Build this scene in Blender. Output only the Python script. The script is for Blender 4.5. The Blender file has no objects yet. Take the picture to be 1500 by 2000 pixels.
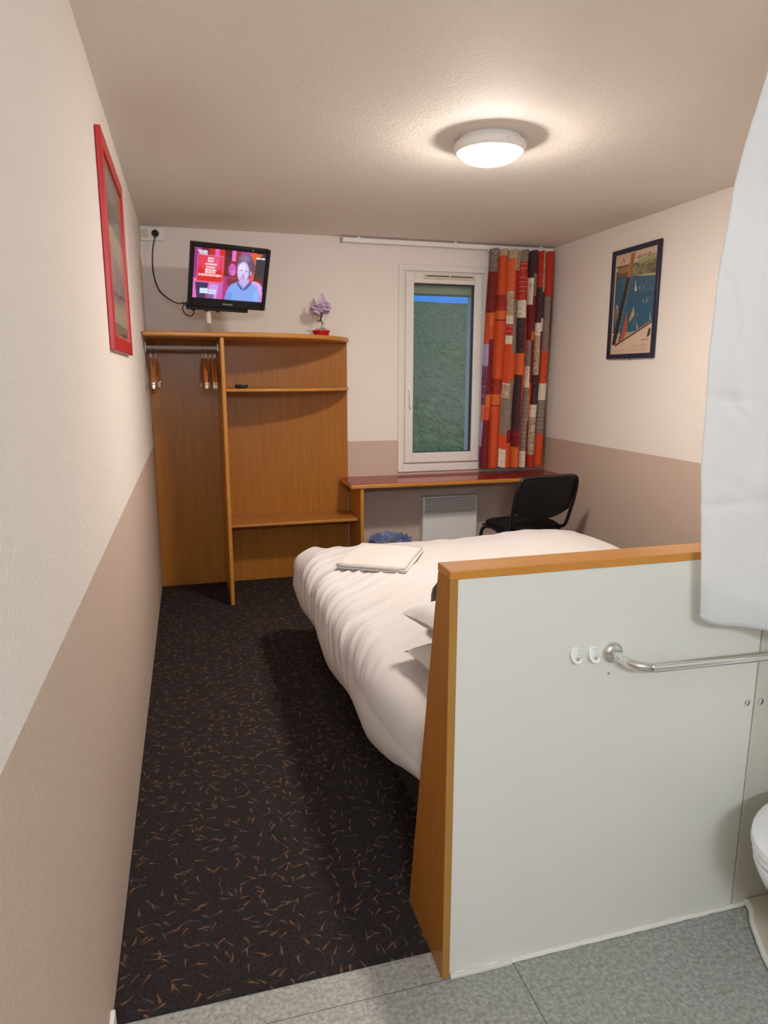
import bpy, bmesh, math, random
import numpy as np
from mathutils import Vector, Matrix, noise
random.seed(7)
sc = bpy.context.scene
col = sc.collection

# ------------------------------------------------------------------ camera
F, YAW, PITCH, ROLL = 1348.45, 0.273921, 0.195036, 0.0012053
CAM = Vector((0.24689, 0.0, 1.5055))
cam_d = bpy.data.cameras.new('camera')
cam = bpy.data.objects.new('camera', cam_d); col.objects.link(cam)
fw = Vector((math.sin(YAW)*math.cos(PITCH), math.cos(YAW)*math.cos(PITCH), -math.sin(PITCH)))
rt = Vector((math.cos(YAW), -math.sin(YAW), 0)); up = rt.cross(fw)
r2 = math.cos(ROLL)*rt + math.sin(ROLL)*up; u2 = -math.sin(ROLL)*rt + math.cos(ROLL)*up
cam.matrix_world = Matrix(((r2.x, u2.x, -fw.x, CAM.x), (r2.y, u2.y, -fw.y, CAM.y), (r2.z, u2.z, -fw.z, CAM.z), (0, 0, 0, 1)))
cam_d.sensor_fit = 'VERTICAL'; cam_d.sensor_height = 36.0; cam_d.sensor_width = 27.0
cam_d.lens = F/2000*36.0; cam_d.clip_start = 0.02
sc.camera = cam

# ------------------------------------------------------------------ world, lamps, exposure
sc.view_settings.view_transform = 'Standard'; sc.view_settings.look = 'None'
sc.view_settings.gamma = 1.0; sc.view_settings.use_curve_mapping = False
sc.view_settings.exposure = 0.0
LAMP_E, LAMP_C = 262.0, (1.0, 0.90, 0.80)          # the bedroom ceiling lamp
BATH_E, BATH_C = 240.0, (0.80, 0.91, 1.0)           # cooler tube lamp over the washbasin wall behind the camera
SCREEN_E = 1.0
world = bpy.data.worlds.new('dusk_sky'); sc.world = world; world.use_nodes = True
wn, wl = world.node_tree.nodes, world.node_tree.links; wn.clear()
wo = wn.new('ShaderNodeOutputWorld'); wb = wn.new('ShaderNodeBackground')
wt = wn.new('ShaderNodeTexCoord'); ws = wn.new('ShaderNodeSeparateXYZ'); wr = wn.new('ShaderNodeValToRGB')
wl.new(wt.outputs['Generated'], ws.inputs[0]); wl.new(ws.outputs['Z'], wr.inputs['Fac'])
wr.color_ramp.elements[0].position = 0.0; wr.color_ramp.elements[0].color = (0.06, 0.27, 0.85, 1)
wr.color_ramp.elements[1].position = 0.45; wr.color_ramp.elements[1].color = (0.36, 0.42, 0.50, 1)
e = wr.color_ramp.elements.new(0.16); e.color = (0.06, 0.27, 0.85, 1)
wl.new(wr.outputs['Color'], wb.inputs['Color']); wb.inputs['Strength'].default_value = 1.0
wl.new(wb.outputs[0], wo.inputs[0])
sc.cycles.max_bounces = 10; sc.cycles.diffuse_bounces = 6
sc.cycles.use_denoising = True
sc.cycles.sample_clamp_indirect = 6.0

# ------------------------------------------------------------------ materials
def s2l(c):
    return tuple(((v/255)/12.92 if v/255 <= .04045 else ((v/255+.055)/1.055)**2.4) for v in c)
class NT:
    def __init__(s, name):
        s.m = bpy.data.materials.new(name); s.m.use_nodes = True
        s.n = s.m.node_tree.nodes; s.l = s.m.node_tree.links
        s.b = s.n['Principled BSDF']
    def add(s, t, **k):
        x = s.n.new(t)
        for a, v in k.items(): setattr(x, a, v)
        return x
    def link(s, a, b): s.l.new(a, b)
    def math(s, op, a, b=None, c=None):
        x = s.n.new('ShaderNodeMath'); x.operation = op
        for i, v in enumerate((a, b, c)):
            if v is None: continue
            if isinstance(v, (int, float)): x.inputs[i].default_value = v
            else: s.l.new(v, x.inputs[i])
        return x.outputs[0]
    def mix(s, f, a, b):
        x = s.n.new('ShaderNodeMix'); x.data_type = 'RGBA'
        for i, v in ((0, f), (6, a), (7, b)):
            if isinstance(v, (int, float)): x.inputs[i].default_value = v
            elif isinstance(v, tuple): x.inputs[i].default_value = (*v[:3], 1)
            else: s.l.new(v, x.inputs[i])
        return x.outputs[2]
    def noise(s, scale, detail=3, vec=None, rough=.5):
        x = s.n.new('ShaderNodeTexNoise'); x.inputs['Scale'].default_value = scale
        x.inputs['Detail'].default_value = detail; x.inputs['Roughness'].default_value = rough
        if vec is not None: s.l.new(vec, x.inputs['Vector'])
        return x.outputs['Fac']
    def ramp(s, f, a, b, lo=0.0, hi=1.0):
        x = s.n.new('ShaderNodeMapRange'); x.inputs[1].default_value = a; x.inputs[2].default_value = b
        x.inputs[3].default_value = lo; x.inputs[4].default_value = hi; s.l.new(f, x.inputs[0]); return x.outputs[0]
    def obco(s, scale=(1, 1, 1)):
        t = s.n.new('ShaderNodeTexCoord'); m = s.n.new('ShaderNodeMapping'); m.inputs['Scale'].default_value = scale
        s.l.new(t.outputs['Object'], m.inputs['Vector']); return m.outputs[0]
    def bump(s, h, dist=.002, strength=1.0):
        x = s.n.new('ShaderNodeBump'); x.inputs['Distance'].default_value = dist; x.inputs['Strength'].default_value = strength
        s.l.new(h, x.inputs['Height']); s.l.new(x.outputs[0], s.b.inputs['Normal'])
def plain(name, rgb, rough=.5, metal=0, bump=None, coat=0, var=.04, **k):
    t = NT(name); c = rgb
    f = t.noise(9.0, 3, t.obco())
    a = tuple(v*(1-var) for v in c); b = tuple(min(1, v*(1+var)) for v in c)
    t.link(t.mix(f, a, b), t.b.inputs['Base Color'])
    t.b.inputs['Roughness'].default_value = rough; t.b.inputs['Metallic'].default_value = metal
    t.b.inputs['Coat Weight'].default_value = coat
    if bump: t.bump(t.noise(bump[0], 3, t.obco()), bump[1])
    for kk, v in k.items(): t.b.inputs[kk.replace('_', ' ')].default_value = v
    return t.m
DADO = 1.02
CREAM, TAN = (.86, .81, .765), (.60, .475, .40)
def wall_mat(name, up=CREAM, lo=TAN, z=DADO, bscale=115, bdist=.0024):
    t = NT(name); co = t.obco(); sp = t.add('ShaderNodeSeparateXYZ'); t.link(co, sp.inputs[0])
    f = t.math('GREATER_THAN', sp.outputs['Z'], z)
    n = t.noise(2.5, 2, co)
    u = t.mix(n, tuple(v*.97 for v in up), up); l = t.mix(n, tuple(v*.96 for v in lo), lo)
    t.link(t.mix(f, l, u), t.b.inputs['Base Color']); t.b.inputs['Roughness'].default_value = .75
    t.b.inputs['Specular IOR Level'].default_value = .3
    h = t.math('ADD', t.noise(bscale, 4, co, .6), t.math('MULTIPLY', t.noise(bscale*.35, 2, co), .8))
    t.bump(h, bdist); return t.m
def wood_mat(name, a, b, rough=.33, axis=(3, 3, 40)):
    t = NT(name); n = t.noise(1.0, 6, t.obco(tuple(axis)), .65); n2 = t.noise(2.2, 2, t.obco())
    c = t.mix(t.ramp(n, .3, .7), a, b); c = t.mix(t.math('MULTIPLY', n2, .25), c, tuple(v*.8 for v in a))
    t.link(c, t.b.inputs['Base Color']); t.b.inputs['Roughness'].default_value = rough; t.b.inputs['Specular IOR Level'].default_value = .3
    t.bump(n, .0003); return t.m
M = {}
M['wall'] = wall_mat('painted_roughcast_two_tone')
M['ceiling'] = wall_mat('ceiling_texture', up=(.84, .79, .735), lo=(.84, .79, .735), z=-1, bscale=150, bdist=.0028)
M['wood'] = wood_mat('beech_veneer', (.41, .165, .028), (.32, .115, .016), axis=(40, 40, 2.5))
M['wood_x'] = wood_mat('beech_veneer_lengthwise', (.46, .19, .036), (.36, .135, .024), axis=(2.5, 40, 40))
M['edge'] = wood_mat('lacquered_beech_edge', (.56, .245, .050), (.47, .195, .034), rough=.28, axis=(30, 30, 3))
M['edge_x'] = wood_mat('lacquered_beech_edge_lengthwise', (.56, .245, .050), (.47, .195, .034), rough=.28, axis=(3, 30, 30))
M['desk'] = plain('dark_red_laminate', (.27, .012, .014), .13, coat=.0, var=.25, Specular_IOR_Level=.3)
M['laminate'] = plain('white_laminate', (.74, .72, .655), .30, var=.015)
M['pod'] = plain('cream_moulded_panel', (.60, .565, .49), .32, var=.02)
M['white_plastic'] = plain('white_plastic', (.88, .87, .85), .35, var=.01)
M['pvc'] = plain('white_window_pvc', (.80, .77, .74), .35, var=.01)
M['ivory'] = plain('ivory_plastic', (.66, .60, .46), .4, var=.01)
M['darkslot'] = plain('dark_slot', (.09, .06, .035), .6)
M['rubber'] = plain('black_gasket', (.03, .03, .03), .5)
M['black'] = plain('gloss_black_plastic', (.007, .006, .006), .3, var=.01, Specular_IOR_Level=.25)
M['black_matt'] = plain('matt_black_plastic', (.012, .011, .011), .5, var=.1, Specular_IOR_Level=.3)
M['fabric'] = plain('black_chair_fabric', (.009, .008, .009), .9, bump=(600, .001), Specular_IOR_Level=.2)
M['tube'] = plain('black_enamelled_tube', (.012, .012, .014), .3)
M['chrome'] = plain('polished_chrome', (.80, .80, .79), .08, metal=1.0, var=.01)
M['steel'] = plain('brushed_steel', (.55, .53, .50), .3, metal=1.0)
M['hangerwood'] = wood_mat('varnished_hanger_wood', (.50, .17, .035), (.36, .10, .02), axis=(30, 30, 30))
M['palewood'] = plain('pale_hanger_tip', (.75, .60, .45), .4)
M['greyrail'] = plain('grey_painted_rail', (.42, .39, .37), .4)
M['heater'] = plain('off_white_heater_enamel', (.86, .84, .83), .35, var=.01)
M['grille'] = plain('grey_heater_grille', (.30, .29, .28), .5)
M['red'] = plain('red_lacquered_frame', (.52, .010, .016), .35, var=.06)
M['navy'] = plain('navy_frame', (.016, .016, .045), .3)
M['pot'] = plain('glossy_red_pot', (.55, .008, .008), .25)
M['flower'] = plain('lilac_netting', (.68, .52, .70), .7, Subsurface_Weight=.0)
M['stem'] = plain('dark_green_stem', (.03, .035, .015), .6)
M['bead'] = plain('pale_glass_bead', (.55, .60, .52), .15)
M['pebble'] = plain('pink_pebbles', (.55, .32, .26), .5, var=.3, bump=(200, .002))
M['sheet'] = plain('white_cotton_duvet', (.585, .558, .55), .85, bump=(500, .0004), var=.015)
M['towel'] = plain('white_terry', (.70, .655, .62), .95, bump=(700, .002), var=.03)
M['pillow'] = plain('white_pillow_cotton', (.64, .625, .62), .85, bump=(500, .0004))
M['bedbase'] = plain('dark_bed_base', (.02, .016, .014), .8)
M['bag'] = plain('dark_brown_bag', (.018, .010, .009), .5)
M['binbag'] = plain('blue_plastic_bag', (.10, .14, .30), .3, bump=(60, .01))
M['bin'] = plain('grey_bin_plastic', (.12, .12, .14), .5)
M['ceramic'] = plain('white_ceramic', (.86, .86, .86), .1, coat=.6, var=.005)
M['seatwhite'] = plain('white_toilet_seat', (.88, .88, .90), .2, var=.005)
M['caulk'] = plain('white_sealant', (.85, .82, .76), .4, bump=(80, .004))
M['cable'] = plain('black_cable', (.01, .01, .01), .4)
M['pale_edge'] = plain('platform_beige', (.60, .54, .43), .4)
M['shutter'] = plain('shutter_box_grey_green', (.38, .40, .33), .5)
M['reveal'] = plain('outer_render', (.62, .62, .66), .7)
M['lettering'] = plain('silver_lettering', (.55, .55, .58), .3)
def chipped():
    t = NT('chipped_beech_edge'); co = t.obco((30, 30, 9)); n = t.noise(1, 5, co, .7)
    sp = t.add('ShaderNodeSeparateXYZ'); t.link(t.obco(), sp.inputs[0])
    base = t.mix(t.noise(1, 4, t.obco((40, 40, 3))), (.40, .20, .04), (.30, .14, .028))
    low = t.ramp(sp.outputs['Z'], .0, .55, 1, 0)
    m = t.math('MULTIPLY', t.ramp(n, .62, .67), low)
    t.link(t.mix(m, base, (.55, .40, .18)), t.b.inputs['Base Color']); t.b.inputs['Roughness'].default_value = .35
    return t.m
M['edge_chip'] = chipped()
def carpet():
    t = NT('dark_flecked_carpet'); co = t.obco()
    g = t.noise(420, 2, co); g2 = t.noise(90, 2, co)
    base = t.mix(t.ramp(g, .35, .65), (.008, .006, .006), (.046, .035, .035))
    base = t.mix(t.math('MULTIPLY', t.ramp(g2, .55, .7), .5), base, (.012, .010, .012))
    outc = base
    for k, (sc_, L, w, bright) in enumerate(((16, .017, .0036, (.22, .095, .045)), (15, .021, (.0020), (.12, .10, .105)), (19, .015, .0030, (.21, .10, .045)))):
        mp = t.add('ShaderNodeMapping'); mp.inputs['Location'].default_value = (k*3.37, k*1.71, 0); mp.inputs['Scale'].default_value = (1, 1, 0)
        t.link(co, mp.inputs['Vector'])
        v = t.add('ShaderNodeTexVoronoi', voronoi_dimensions='2D'); v.inputs['Scale'].default_value = sc_; v.inputs['Randomness'].default_value = .8
        t.link(mp.outputs[0], v.inputs['Vector'])
        d = t.add('ShaderNodeVectorMath', operation='SUBTRACT'); t.link(mp.outputs[0], d.inputs[0]); t.link(v.outputs['Position'], d.inputs[1])
        s = t.add('ShaderNodeSeparateXYZ'); t.link(d.outputs[0], s.inputs[0])
        cc = t.add('ShaderNodeSeparateColor'); t.link(v.outputs['Color'], cc.inputs[0])
        ang = t.math('MULTIPLY', cc.outputs[0], 6.283)
        ca, sa = t.math('COSINE', ang), t.math('SINE', ang)
        a = t.math('ADD', t.math('MULTIPLY', s.outputs[0], ca), t.math('MULTIPLY', s.outputs[1], sa))
        b = t.math('SUBTRACT', t.math('MULTIPLY', s.outputs[1], ca), t.math('MULTIPLY', s.outputs[0], sa))
        an = t.math('DIVIDE', a, L)
        bow = t.math('MULTIPLY', t.math('MULTIPLY', an, an), t.math('MULTIPLY', t.math('SUBTRACT', cc.outputs[1], .5), .008))
        b2 = t.math('ABSOLUTE', t.math('ADD', b, bow))
        wd = t.math('MULTIPLY', t.math('ADD', .28, t.math('MULTIPLY', t.math('ADD', an, 1), .36)), w)   # thick head, thin tail
        inside = t.ramp(t.math('DIVIDE', b2, wd), .75, 1.25, 1, 0)
        ends = t.ramp(t.math('ABSOLUTE', an), .85, 1.05, 1, 0)
        present = t.math('LESS_THAN', cc.outputs[2], (.80, .80, .60)[k])
        m = t.math('MULTIPLY', t.math('MULTIPLY', inside, ends), present)
        m = t.math('MULTIPLY', m, t.ramp(g, .3, .6, .45, 1.0))
        tail = tuple(x*.45 + .02 for x in bright)
        cl = t.mix(t.ramp(an, -.6, .4), tail, bright)
        outc = t.mix(m, outc, cl)
    t.link(outc, t.b.inputs['Base Color']); t.b.inputs['Roughness'].default_value = .95
    t.b.inputs['Specular IOR Level'].default_value = .15
    t.bump(g, .003); return t.m
M['carpet'] = carpet()
def vinyl():
    t = NT('speckled_grey_vinyl'); co = t.obco()
    n = t.noise(85, 4, co, .7); n2 = t.noise(30, 2, co); n3 = t.noise(3, 2, co)
    c = t.mix(t.ramp(n, .35, .65), (.21, .215, .205), (.46, .465, .445))
    c = t.mix(t.math('MULTIPLY', t.ramp(n2, .5, .7), .35), c, (.24, .235, .20))
    c = t.mix(t.math('MULTIPLY', n3, .18), c, (.36, .32, .22))
    s = t.add('ShaderNodeSeparateXYZ'); t.link(co, s.inputs[0])
    j1 = t.math('LESS_THAN', t.math('ABSOLUTE', t.math('SUBTRACT', s.outputs[1], 1.392)), .0012)
    j1 = t.math('MULTIPLY', j1, t.math('LESS_THAN', s.outputs[0], .99))
    j2 = t.math('LESS_THAN', t.math('ABSOLUTE', t.math('SUBTRACT', s.outputs[0], .99)), .0012)
    c = t.mix(t.math('MAXIMUM', j1, j2), c, (.10, .095, .085))
    t.link(c, t.b.inputs['Base Color']); t.b.inputs['Roughness'].default_value = .5; t.bump(n, .0005); return t.m
M['vinyl'] = vinyl()
def grass_mat():
    t = NT('dusk_grass'); co = t.obco((1, .2, .3))
    n = t.noise(16, 7, co, .85); n2 = t.noise(.5, 4, co, .7)
    c = t.mix(t.ramp(n, .35, .68), (.06, .10, .035), (.48, .60, .33))
    c = t.mix(t.math('MULTIPLY', t.ramp(n2, .4, .65), .5), c, (.36, .34, .25))
    t.link(c, t.b.inputs['Base Color']); t.b.inputs['Roughness'].default_value = .95; t.bump(n, .02); return t.m
M['grass'] = grass_mat()
def curtain_white():
    t = NT('white_shower_cloth'); co = t.obco()
    n = t.noise(7, 5, co, .6)
    c = t.mix(n, (.86, .86, .87), (.80, .80, .80))
    spots = t.ramp(t.noise(14, 1, co), .80, .84)
    c = t.mix(t.math('MULTIPLY', spots, .4), c, (.55, .50, .38))
    tr = t.add('ShaderNodeBsdfTranslucent'); t.link(c, tr.inputs['Color']); t.link(c, t.b.inputs['Base Color'])
    t.b.inputs['Roughness'].default_value = .5
    tp = t.add('ShaderNodeBsdfTransparent')
    m1 = t.add('ShaderNodeMixShader'); m1.inputs[0].default_value = .30
    t.link(t.b.outputs[0], m1.inputs[1]); t.link(tr.outputs[0], m1.inputs[2])
    m2 = t.add('ShaderNodeMixShader'); m2.inputs[0].default_value = .10
    t.link(m1.outputs[0], m2.inputs[1]); t.link(tp.outputs[0], m2.inputs[2])
    t.link(m2.outputs[0], t.n['Material Output'].inputs[0])
    t.bump(n, .004); return t.m
M['showercloth'] = curtain_white()
def glass_mat():
    t = NT('window_glass')
    fr = t.add('ShaderNodeFresnel'); fr.inputs['IOR'].default_value = 1.45
    tp = t.add('ShaderNodeBsdfTransparent'); tp.inputs['Color'].default_value = (.93, .965, .95, 1)
    gl = t.add('ShaderNodeBsdfGlossy'); gl.inputs['Roughness'].default_value = .0; gl.inputs['Color'].default_value = (.95, 1, .97, 1)
    mx = t.add('ShaderNodeMixShader'); t.link(fr.outputs[0], mx.inputs[0]); t.link(tp.outputs[0], mx.inputs[1]); t.link(gl.outputs[0], mx.inputs[2])
    t.link(mx.outputs[0], t.n['Material Output'].inputs[0]); return t.m
M['glass'] = glass_mat()
def lamp_mat(name, c, e):
    t = NT(name); t.b.inputs['Base Color'].default_value = (.9, .88, .85, 1)
    t.b.inputs['Emission Color'].default_value = (*c, 1); t.b.inputs['Emission Strength'].default_value = e
    return t.m
def paint_mat(name, rough=.6, emit=0.0, coat=0.0):
    t = NT(name); a = t.add('ShaderNodeAttribute'); a.attribute_name = 'paint'
    if emit:
        t.b.inputs['Base Color'].default_value = (.01, .01, .01, 1)
        t.link(a.outputs['Color'], t.b.inputs['Emission Color']); t.b.inputs['Emission Strength'].default_value = emit
    else: t.link(a.outputs['Color'], t.b.inputs['Base Color'])
    t.b.inputs['Roughness'].default_value = rough; t.b.inputs['Coat Weight'].default_value = coat
    return t.m

# ------------------------------------------------------------------ mesh helpers
def link_mesh(name, me, mat=None, parent=None, smooth=True, bev=0, seg=2):
    o = bpy.data.objects.new(name, me); col.objects.link(o)
    if mat is not None: me.materials.append(mat if not isinstance(mat, str) else M[mat])
    if smooth:
        me.polygons.foreach_set('use_smooth', [True]*len(me.polygons))
        try: me.set_sharp_from_angle(angle=math.radians(38))
        except Exception: pass
    if bev:
        b = o.modifiers.new('bevel', 'BEVEL'); b.width = bev; b.segments = seg; b.limit_method = 'ANGLE'; b.angle_limit = math.radians(40)
        b.harden_normals = False
    if parent is not None: o.parent = parent
    return o
def obj(name, bm, mat, parent=None, smooth=True, bev=0, seg=2):
    bmesh.ops.recalc_face_normals(bm, faces=bm.faces)
    me = bpy.data.meshes.new(name); bm.to_mesh(me); bm.free()
    return link_mesh(name, me, mat, parent, smooth, bev, seg)
def nb(): return bmesh.new()
def box(bm, x0, x1, y0, y1, z0, z1, mtx=None):
    vs = [bm.verts.new((x, y, z)) for x in (x0, x1) for y in (y0, y1) for z in (z0, z1)]
    if mtx is not None:
        for v in vs: v.co = mtx @ v.co
    for f in ((0, 1, 3, 2), (4, 6, 7, 5), (0, 4, 5, 1), (2, 3, 7, 6), (0, 2, 6, 4), (1, 5, 7, 3)): bm.faces.new([vs[i] for i in f])
    return bm
def B(*a, **k): return box(nb(), *a, **k)
def prism(bm, pts, axis, lo, hi):
    def mk(p, h):
        return {'x': (h, p[0], p[1]), 'y': (p[0], h, p[1]), 'z': (p[0], p[1], h)}[axis]
    a = [bm.verts.new(mk(p, lo)) for p in pts]; b = [bm.verts.new(mk(p, hi)) for p in pts]
    n = len(pts); bm.faces.new(a[::-1]); bm.faces.new(b)
    for i in range(n): bm.faces.new((a[i], a[(i+1) % n], b[(i+1) % n], b[i]))
    return bm
def tube(bm, pts, r, seg=10, closed=False, flat=1.0):
    pts = [Vector(p) for p in pts]; n = len(pts)
    rs = r if isinstance(r, (list, tuple)) else [r]*n
    T = []
    for i in range(n):
        a = pts[(i-1) % n] if (closed or i > 0) else pts[i]; b = pts[(i+1) % n] if (closed or i < n-1) else pts[i]
        T.append((b-a).normalized())
    ref = Vector((0, 0, 1)) if abs(T[0].z) < .9 else Vector((1, 0, 0))
    N = (ref - T[0]*ref.dot(T[0])).normalized(); rings = []
    for i in range(n):
        N = (N - T[i]*N.dot(T[i])).normalized(); Bn = T[i].cross(N)
        rings.append([bm.verts.new(pts[i] + (N*math.cos(2*math.pi*k/seg) + Bn*math.sin(2*math.pi*k/seg)*flat)*rs[i]) for k in range(seg)])
    for i in range(n if closed else n-1):
        A, C = rings[i], rings[(i+1) % n]
        for k in range(seg): bm.faces.new((A[k], A[(k+1) % seg], C[(k+1) % seg], C[k]))
    if not closed: bm.faces.new(rings[0][::-1]); bm.faces.new(rings[-1])
    return bm
def smooth_path(pts, n=8, closed=False):
    P = [Vector(p) for p in pts]; out = []; m = len(P)
    for i in range(m if closed else m-1):
        g = (lambda j: P[j % m]) if closed else (lambda j: P[min(max(j, 0), m-1)])
        p0, p1, p2, p3 = g(i-1), g(i), g(i+1), g(i+2)
        for k in range(n):
            t = k/n
            out.append(.5*((2*p1)+(p2-p0)*t+(2*p0-5*p1+4*p2-p3)*t*t+(3*p1-p0-3*p2+p3)*t**3))
    if not closed: out.append(P[-1])
    return out
def lathe(bm, prof, c, seg=32, sx=1, sy=1, mtx=None):
    rings = []
    for r, z in prof:
        if r <= 1e-6: rings.append([bm.verts.new((c[0], c[1], c[2]+z))])
        else: rings.append([bm.verts.new((c[0]+r*sx*math.cos(2*math.pi*k/seg), c[1]+r*sy*math.sin(2*math.pi*k/seg), c[2]+z)) for k in range(seg)])
    if mtx is not None:
        for R_ in rings:
            for v in R_: v.co = mtx @ v.co
    for A, C in zip(rings, rings[1:]):
        for k in range(seg):
            a, b = A[k % len(A)], A[(k+1) % len(A)]; c2, d = C[(k+1) % len(C)], C[k % len(C)]
            f = [];
            for v in (a, b, c2, d):
                if v not in f: f.append(v)
            if len(f) > 2: bm.faces.new(f)
    return bm
def grid_mesh(name, fn, nu, nv, colors=None):
    vs = np.empty((nv, nu, 3))
    for j in range(nv):
        for i in range(nu): vs[j, i] = fn(i/(nu-1), j/(nv-1))
    idx = np.arange(nu*nv).reshape(nv, nu)
    f = np.stack([idx[:-1, :-1], idx[:-1, 1:], idx[1:, 1:], idx[1:, :-1]], -1).reshape(-1, 4)
    me = bpy.data.meshes.new(name); me.from_pydata(vs.reshape(-1, 3).tolist(), [], f.tolist())
    if colors is not None:
        at = me.color_attributes.new('paint', 'FLOAT_COLOR', 'POINT')
        c = np.ones((nu*nv, 4)); c[:, :3] = colors.reshape(-1, 3); at.data.foreach_set('color', c.ravel())
    me.update(); return me
def thing(name, label, cat, loc=(0, 0, 0), group=None):
    o = bpy.data.objects.new(name, None); col.objects.link(o); o.location = loc; o.empty_display_size = .05
    tag(o, label, cat, group); return o
def tag(o, label, cat, group=None):
    o['label'] = label; o['category'] = cat
    if group: o['group'] = group
    return o
def struct(o): o['kind'] = 'structure'; return o
def child(o, parent):                                # mesh built in world coordinates, parent is an Empty with only a location
    o.parent = parent; o.matrix_parent_inverse = Matrix.Translation(-Vector(parent.location)); return o
def part(name, bm, mat, parent, **k):
    o = obj(name, bm, mat, None, **k); off = Vector(parent['_w']) if '_w' in parent else Vector(parent.location)
    o.data.transform(Matrix.Translation(-off)); o.parent = parent
    o['_w'] = list(off); return o
def part_me(name, me, mat, parent, **k):
    o = link_mesh(name, me, mat, None, **k); off = Vector(parent['_w']) if '_w' in parent else Vector(parent.location)
    o.data.transform(Matrix.Translation(-off)); o.parent = parent; o['_w'] = list(off); return o

# ------------------------------------------------------------------ raster painter (colours only)
class Paint:
    def __init__(s, w, h, bg):
        s.w, s.h = w, h; s.a = np.empty((h, w, 3)); s.a[:] = s2l(bg)
        s.Y, s.X = np.mgrid[0:h, 0:w]; s.X = (s.X+.5)/w; s.Y = (s.Y+.5)/h   # y down, 0..1
    def put(s, m, c, al=1.0):
        m = m.astype(float)*al; s.a = s.a*(1-m[..., None]) + np.array(s2l(c))*m[..., None]
    def rect(s, x0, y0, x1, y1, c, al=1.0): s.put((s.X >= x0) & (s.X < x1) & (s.Y >= y0) & (s.Y < y1), c, al)
    def ell(s, cx, cy, rx, ry, c, al=1.0, soft=0.0):
        d = np.sqrt(((s.X-cx)/rx)**2 + ((s.Y-cy)/ry)**2)
        s.put(np.clip((1+soft-d)/(2*soft), 0, 1) if soft else d < 1, c, al)
    def poly(s, pts, c, al=1.0):
        m = np.zeros_like(s.X, bool); n = len(pts)
        for i in range(n):
            (x1, y1), (x2, y2) = pts[i], pts[(i+1) % n]
            if y1 == y2: continue
            cr = ((s.Y >= min(y1, y2)) & (s.Y < max(y1, y2))) & (s.X < (x2-x1)*(s.Y-y1)/(y2-y1)+x1)
            m ^= cr
        s.put(m, c, al)
    def line(s, x0, y0, x1, y1, wd, c, al=1.0, asp=1.0):
        dx, dy = x1-x0, (y1-y0)*asp; L = dx*dx+dy*dy+1e-12
        t = np.clip(((s.X-x0)*dx + (s.Y-y0)*asp*dy)/L, 0, 1)
        s.put(np.hypot(s.X-x0-t*dx, (s.Y-y0)*asp-t*dy) < wd/2, c, al)
    def scribble(s, x0, y0, x1, y1, c, n, rng, al=.8, wd=.006, asp=1.0):
        x = x0
        for k in range(n):
            xa = x0+(x1-x0)*k/n; xb = x0+(x1-x0)*(k+.62)/n
            s.line(xa, y0+(y1-y0)*rng.random(), xb, y0+(y1-y0)*rng.random(), wd, c, al, asp)
            if rng.random() < .6: s.line(xa, y0, xa, y1, wd, c, al, asp)
    def out(s): return s.a[::-1]                     # row 0 = bottom

# ================================================================== SETTING
W_, Bk, H = 3.03, 5.072, 2.472
FRONT = -1.3
struct(obj('floor', B(0, W_, 1.483, Bk, -.05, .004), 'carpet', smooth=False))
struct(obj('floor_vinyl', B(0, W_, FRONT, 1.483, -.05, 0), 'vinyl', smooth=False))
struct(obj('ceiling', B(-.1, W_+.1, FRONT-.1, Bk+.25, H, H+.1), 'ceiling', smooth=False))
struct(obj('wall_left', B(-.1, 0, FRONT-.1, Bk+.25, -.05, H), 'wall', smooth=False))
struct(obj('wall_right', B(W_, W_+.1, FRONT-.1, Bk+.25, -.05, H), 'wall', smooth=False))
struct(obj('wall_front', B(0, W_, FRONT-.1, FRONT, -.05, H), 'wall', smooth=False))
WX0, WX1, WZ0, WZ1 = 1.835, 2.45, .865, 2.235        # hole for the window
bm = nb()
box(bm, 0, WX0, Bk, Bk+.25, -.05, H); box(bm, WX1, W_, Bk, Bk+.25, -.05, H)
box(bm, WX0, WX1, Bk, Bk+.25, -.05, WZ0); box(bm, WX0, WX1, Bk, Bk+.25, WZ1, H)
struct(obj('wall_back', bm, 'wall', smooth=False))
# outer bathroom cell walls
struct(obj('wall_bathroom_right', B(2.13, 2.18, FRONT, 1.398, 0, H), 'pod', smooth=False))
struct(obj('wall_bathroom_back', B(1.684, 2.13, 1.398, 1.44, 0, H), 'pod', smooth=False, bev=.002))
struct(obj('trim_1', B(.0, .012, FRONT, 1.475, 0, .055), 'white_plastic', bev=.003))
# platform with curved white edge under the toilet
edge_pts = smooth_path([(1.735, 1.396, 0), (1.72, 1.36, 0), (1.69, 1.323, 0), (1.662, 1.275, 0), (1.627, 1.208, 0), (1.60, 1.12, 0), (1.585, .98, 0), (1.59, .80, 0), (1.63, .66, 0), (1.75, .58, 0), (2.125, .56, 0)], 5)
pl = [(p.x, p.y) for p in edge_pts] + [(2.125, 1.396)]
struct(obj('trim_2', prism(nb(), pl, 'z', .001, .022), 'pale_edge', bev=.004))
struct(obj('trim_3', tube(nb(), [(p.x-.003, p.y, .012) for p in edge_pts[:-1]], .009, 8), 'caulk'))

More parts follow.
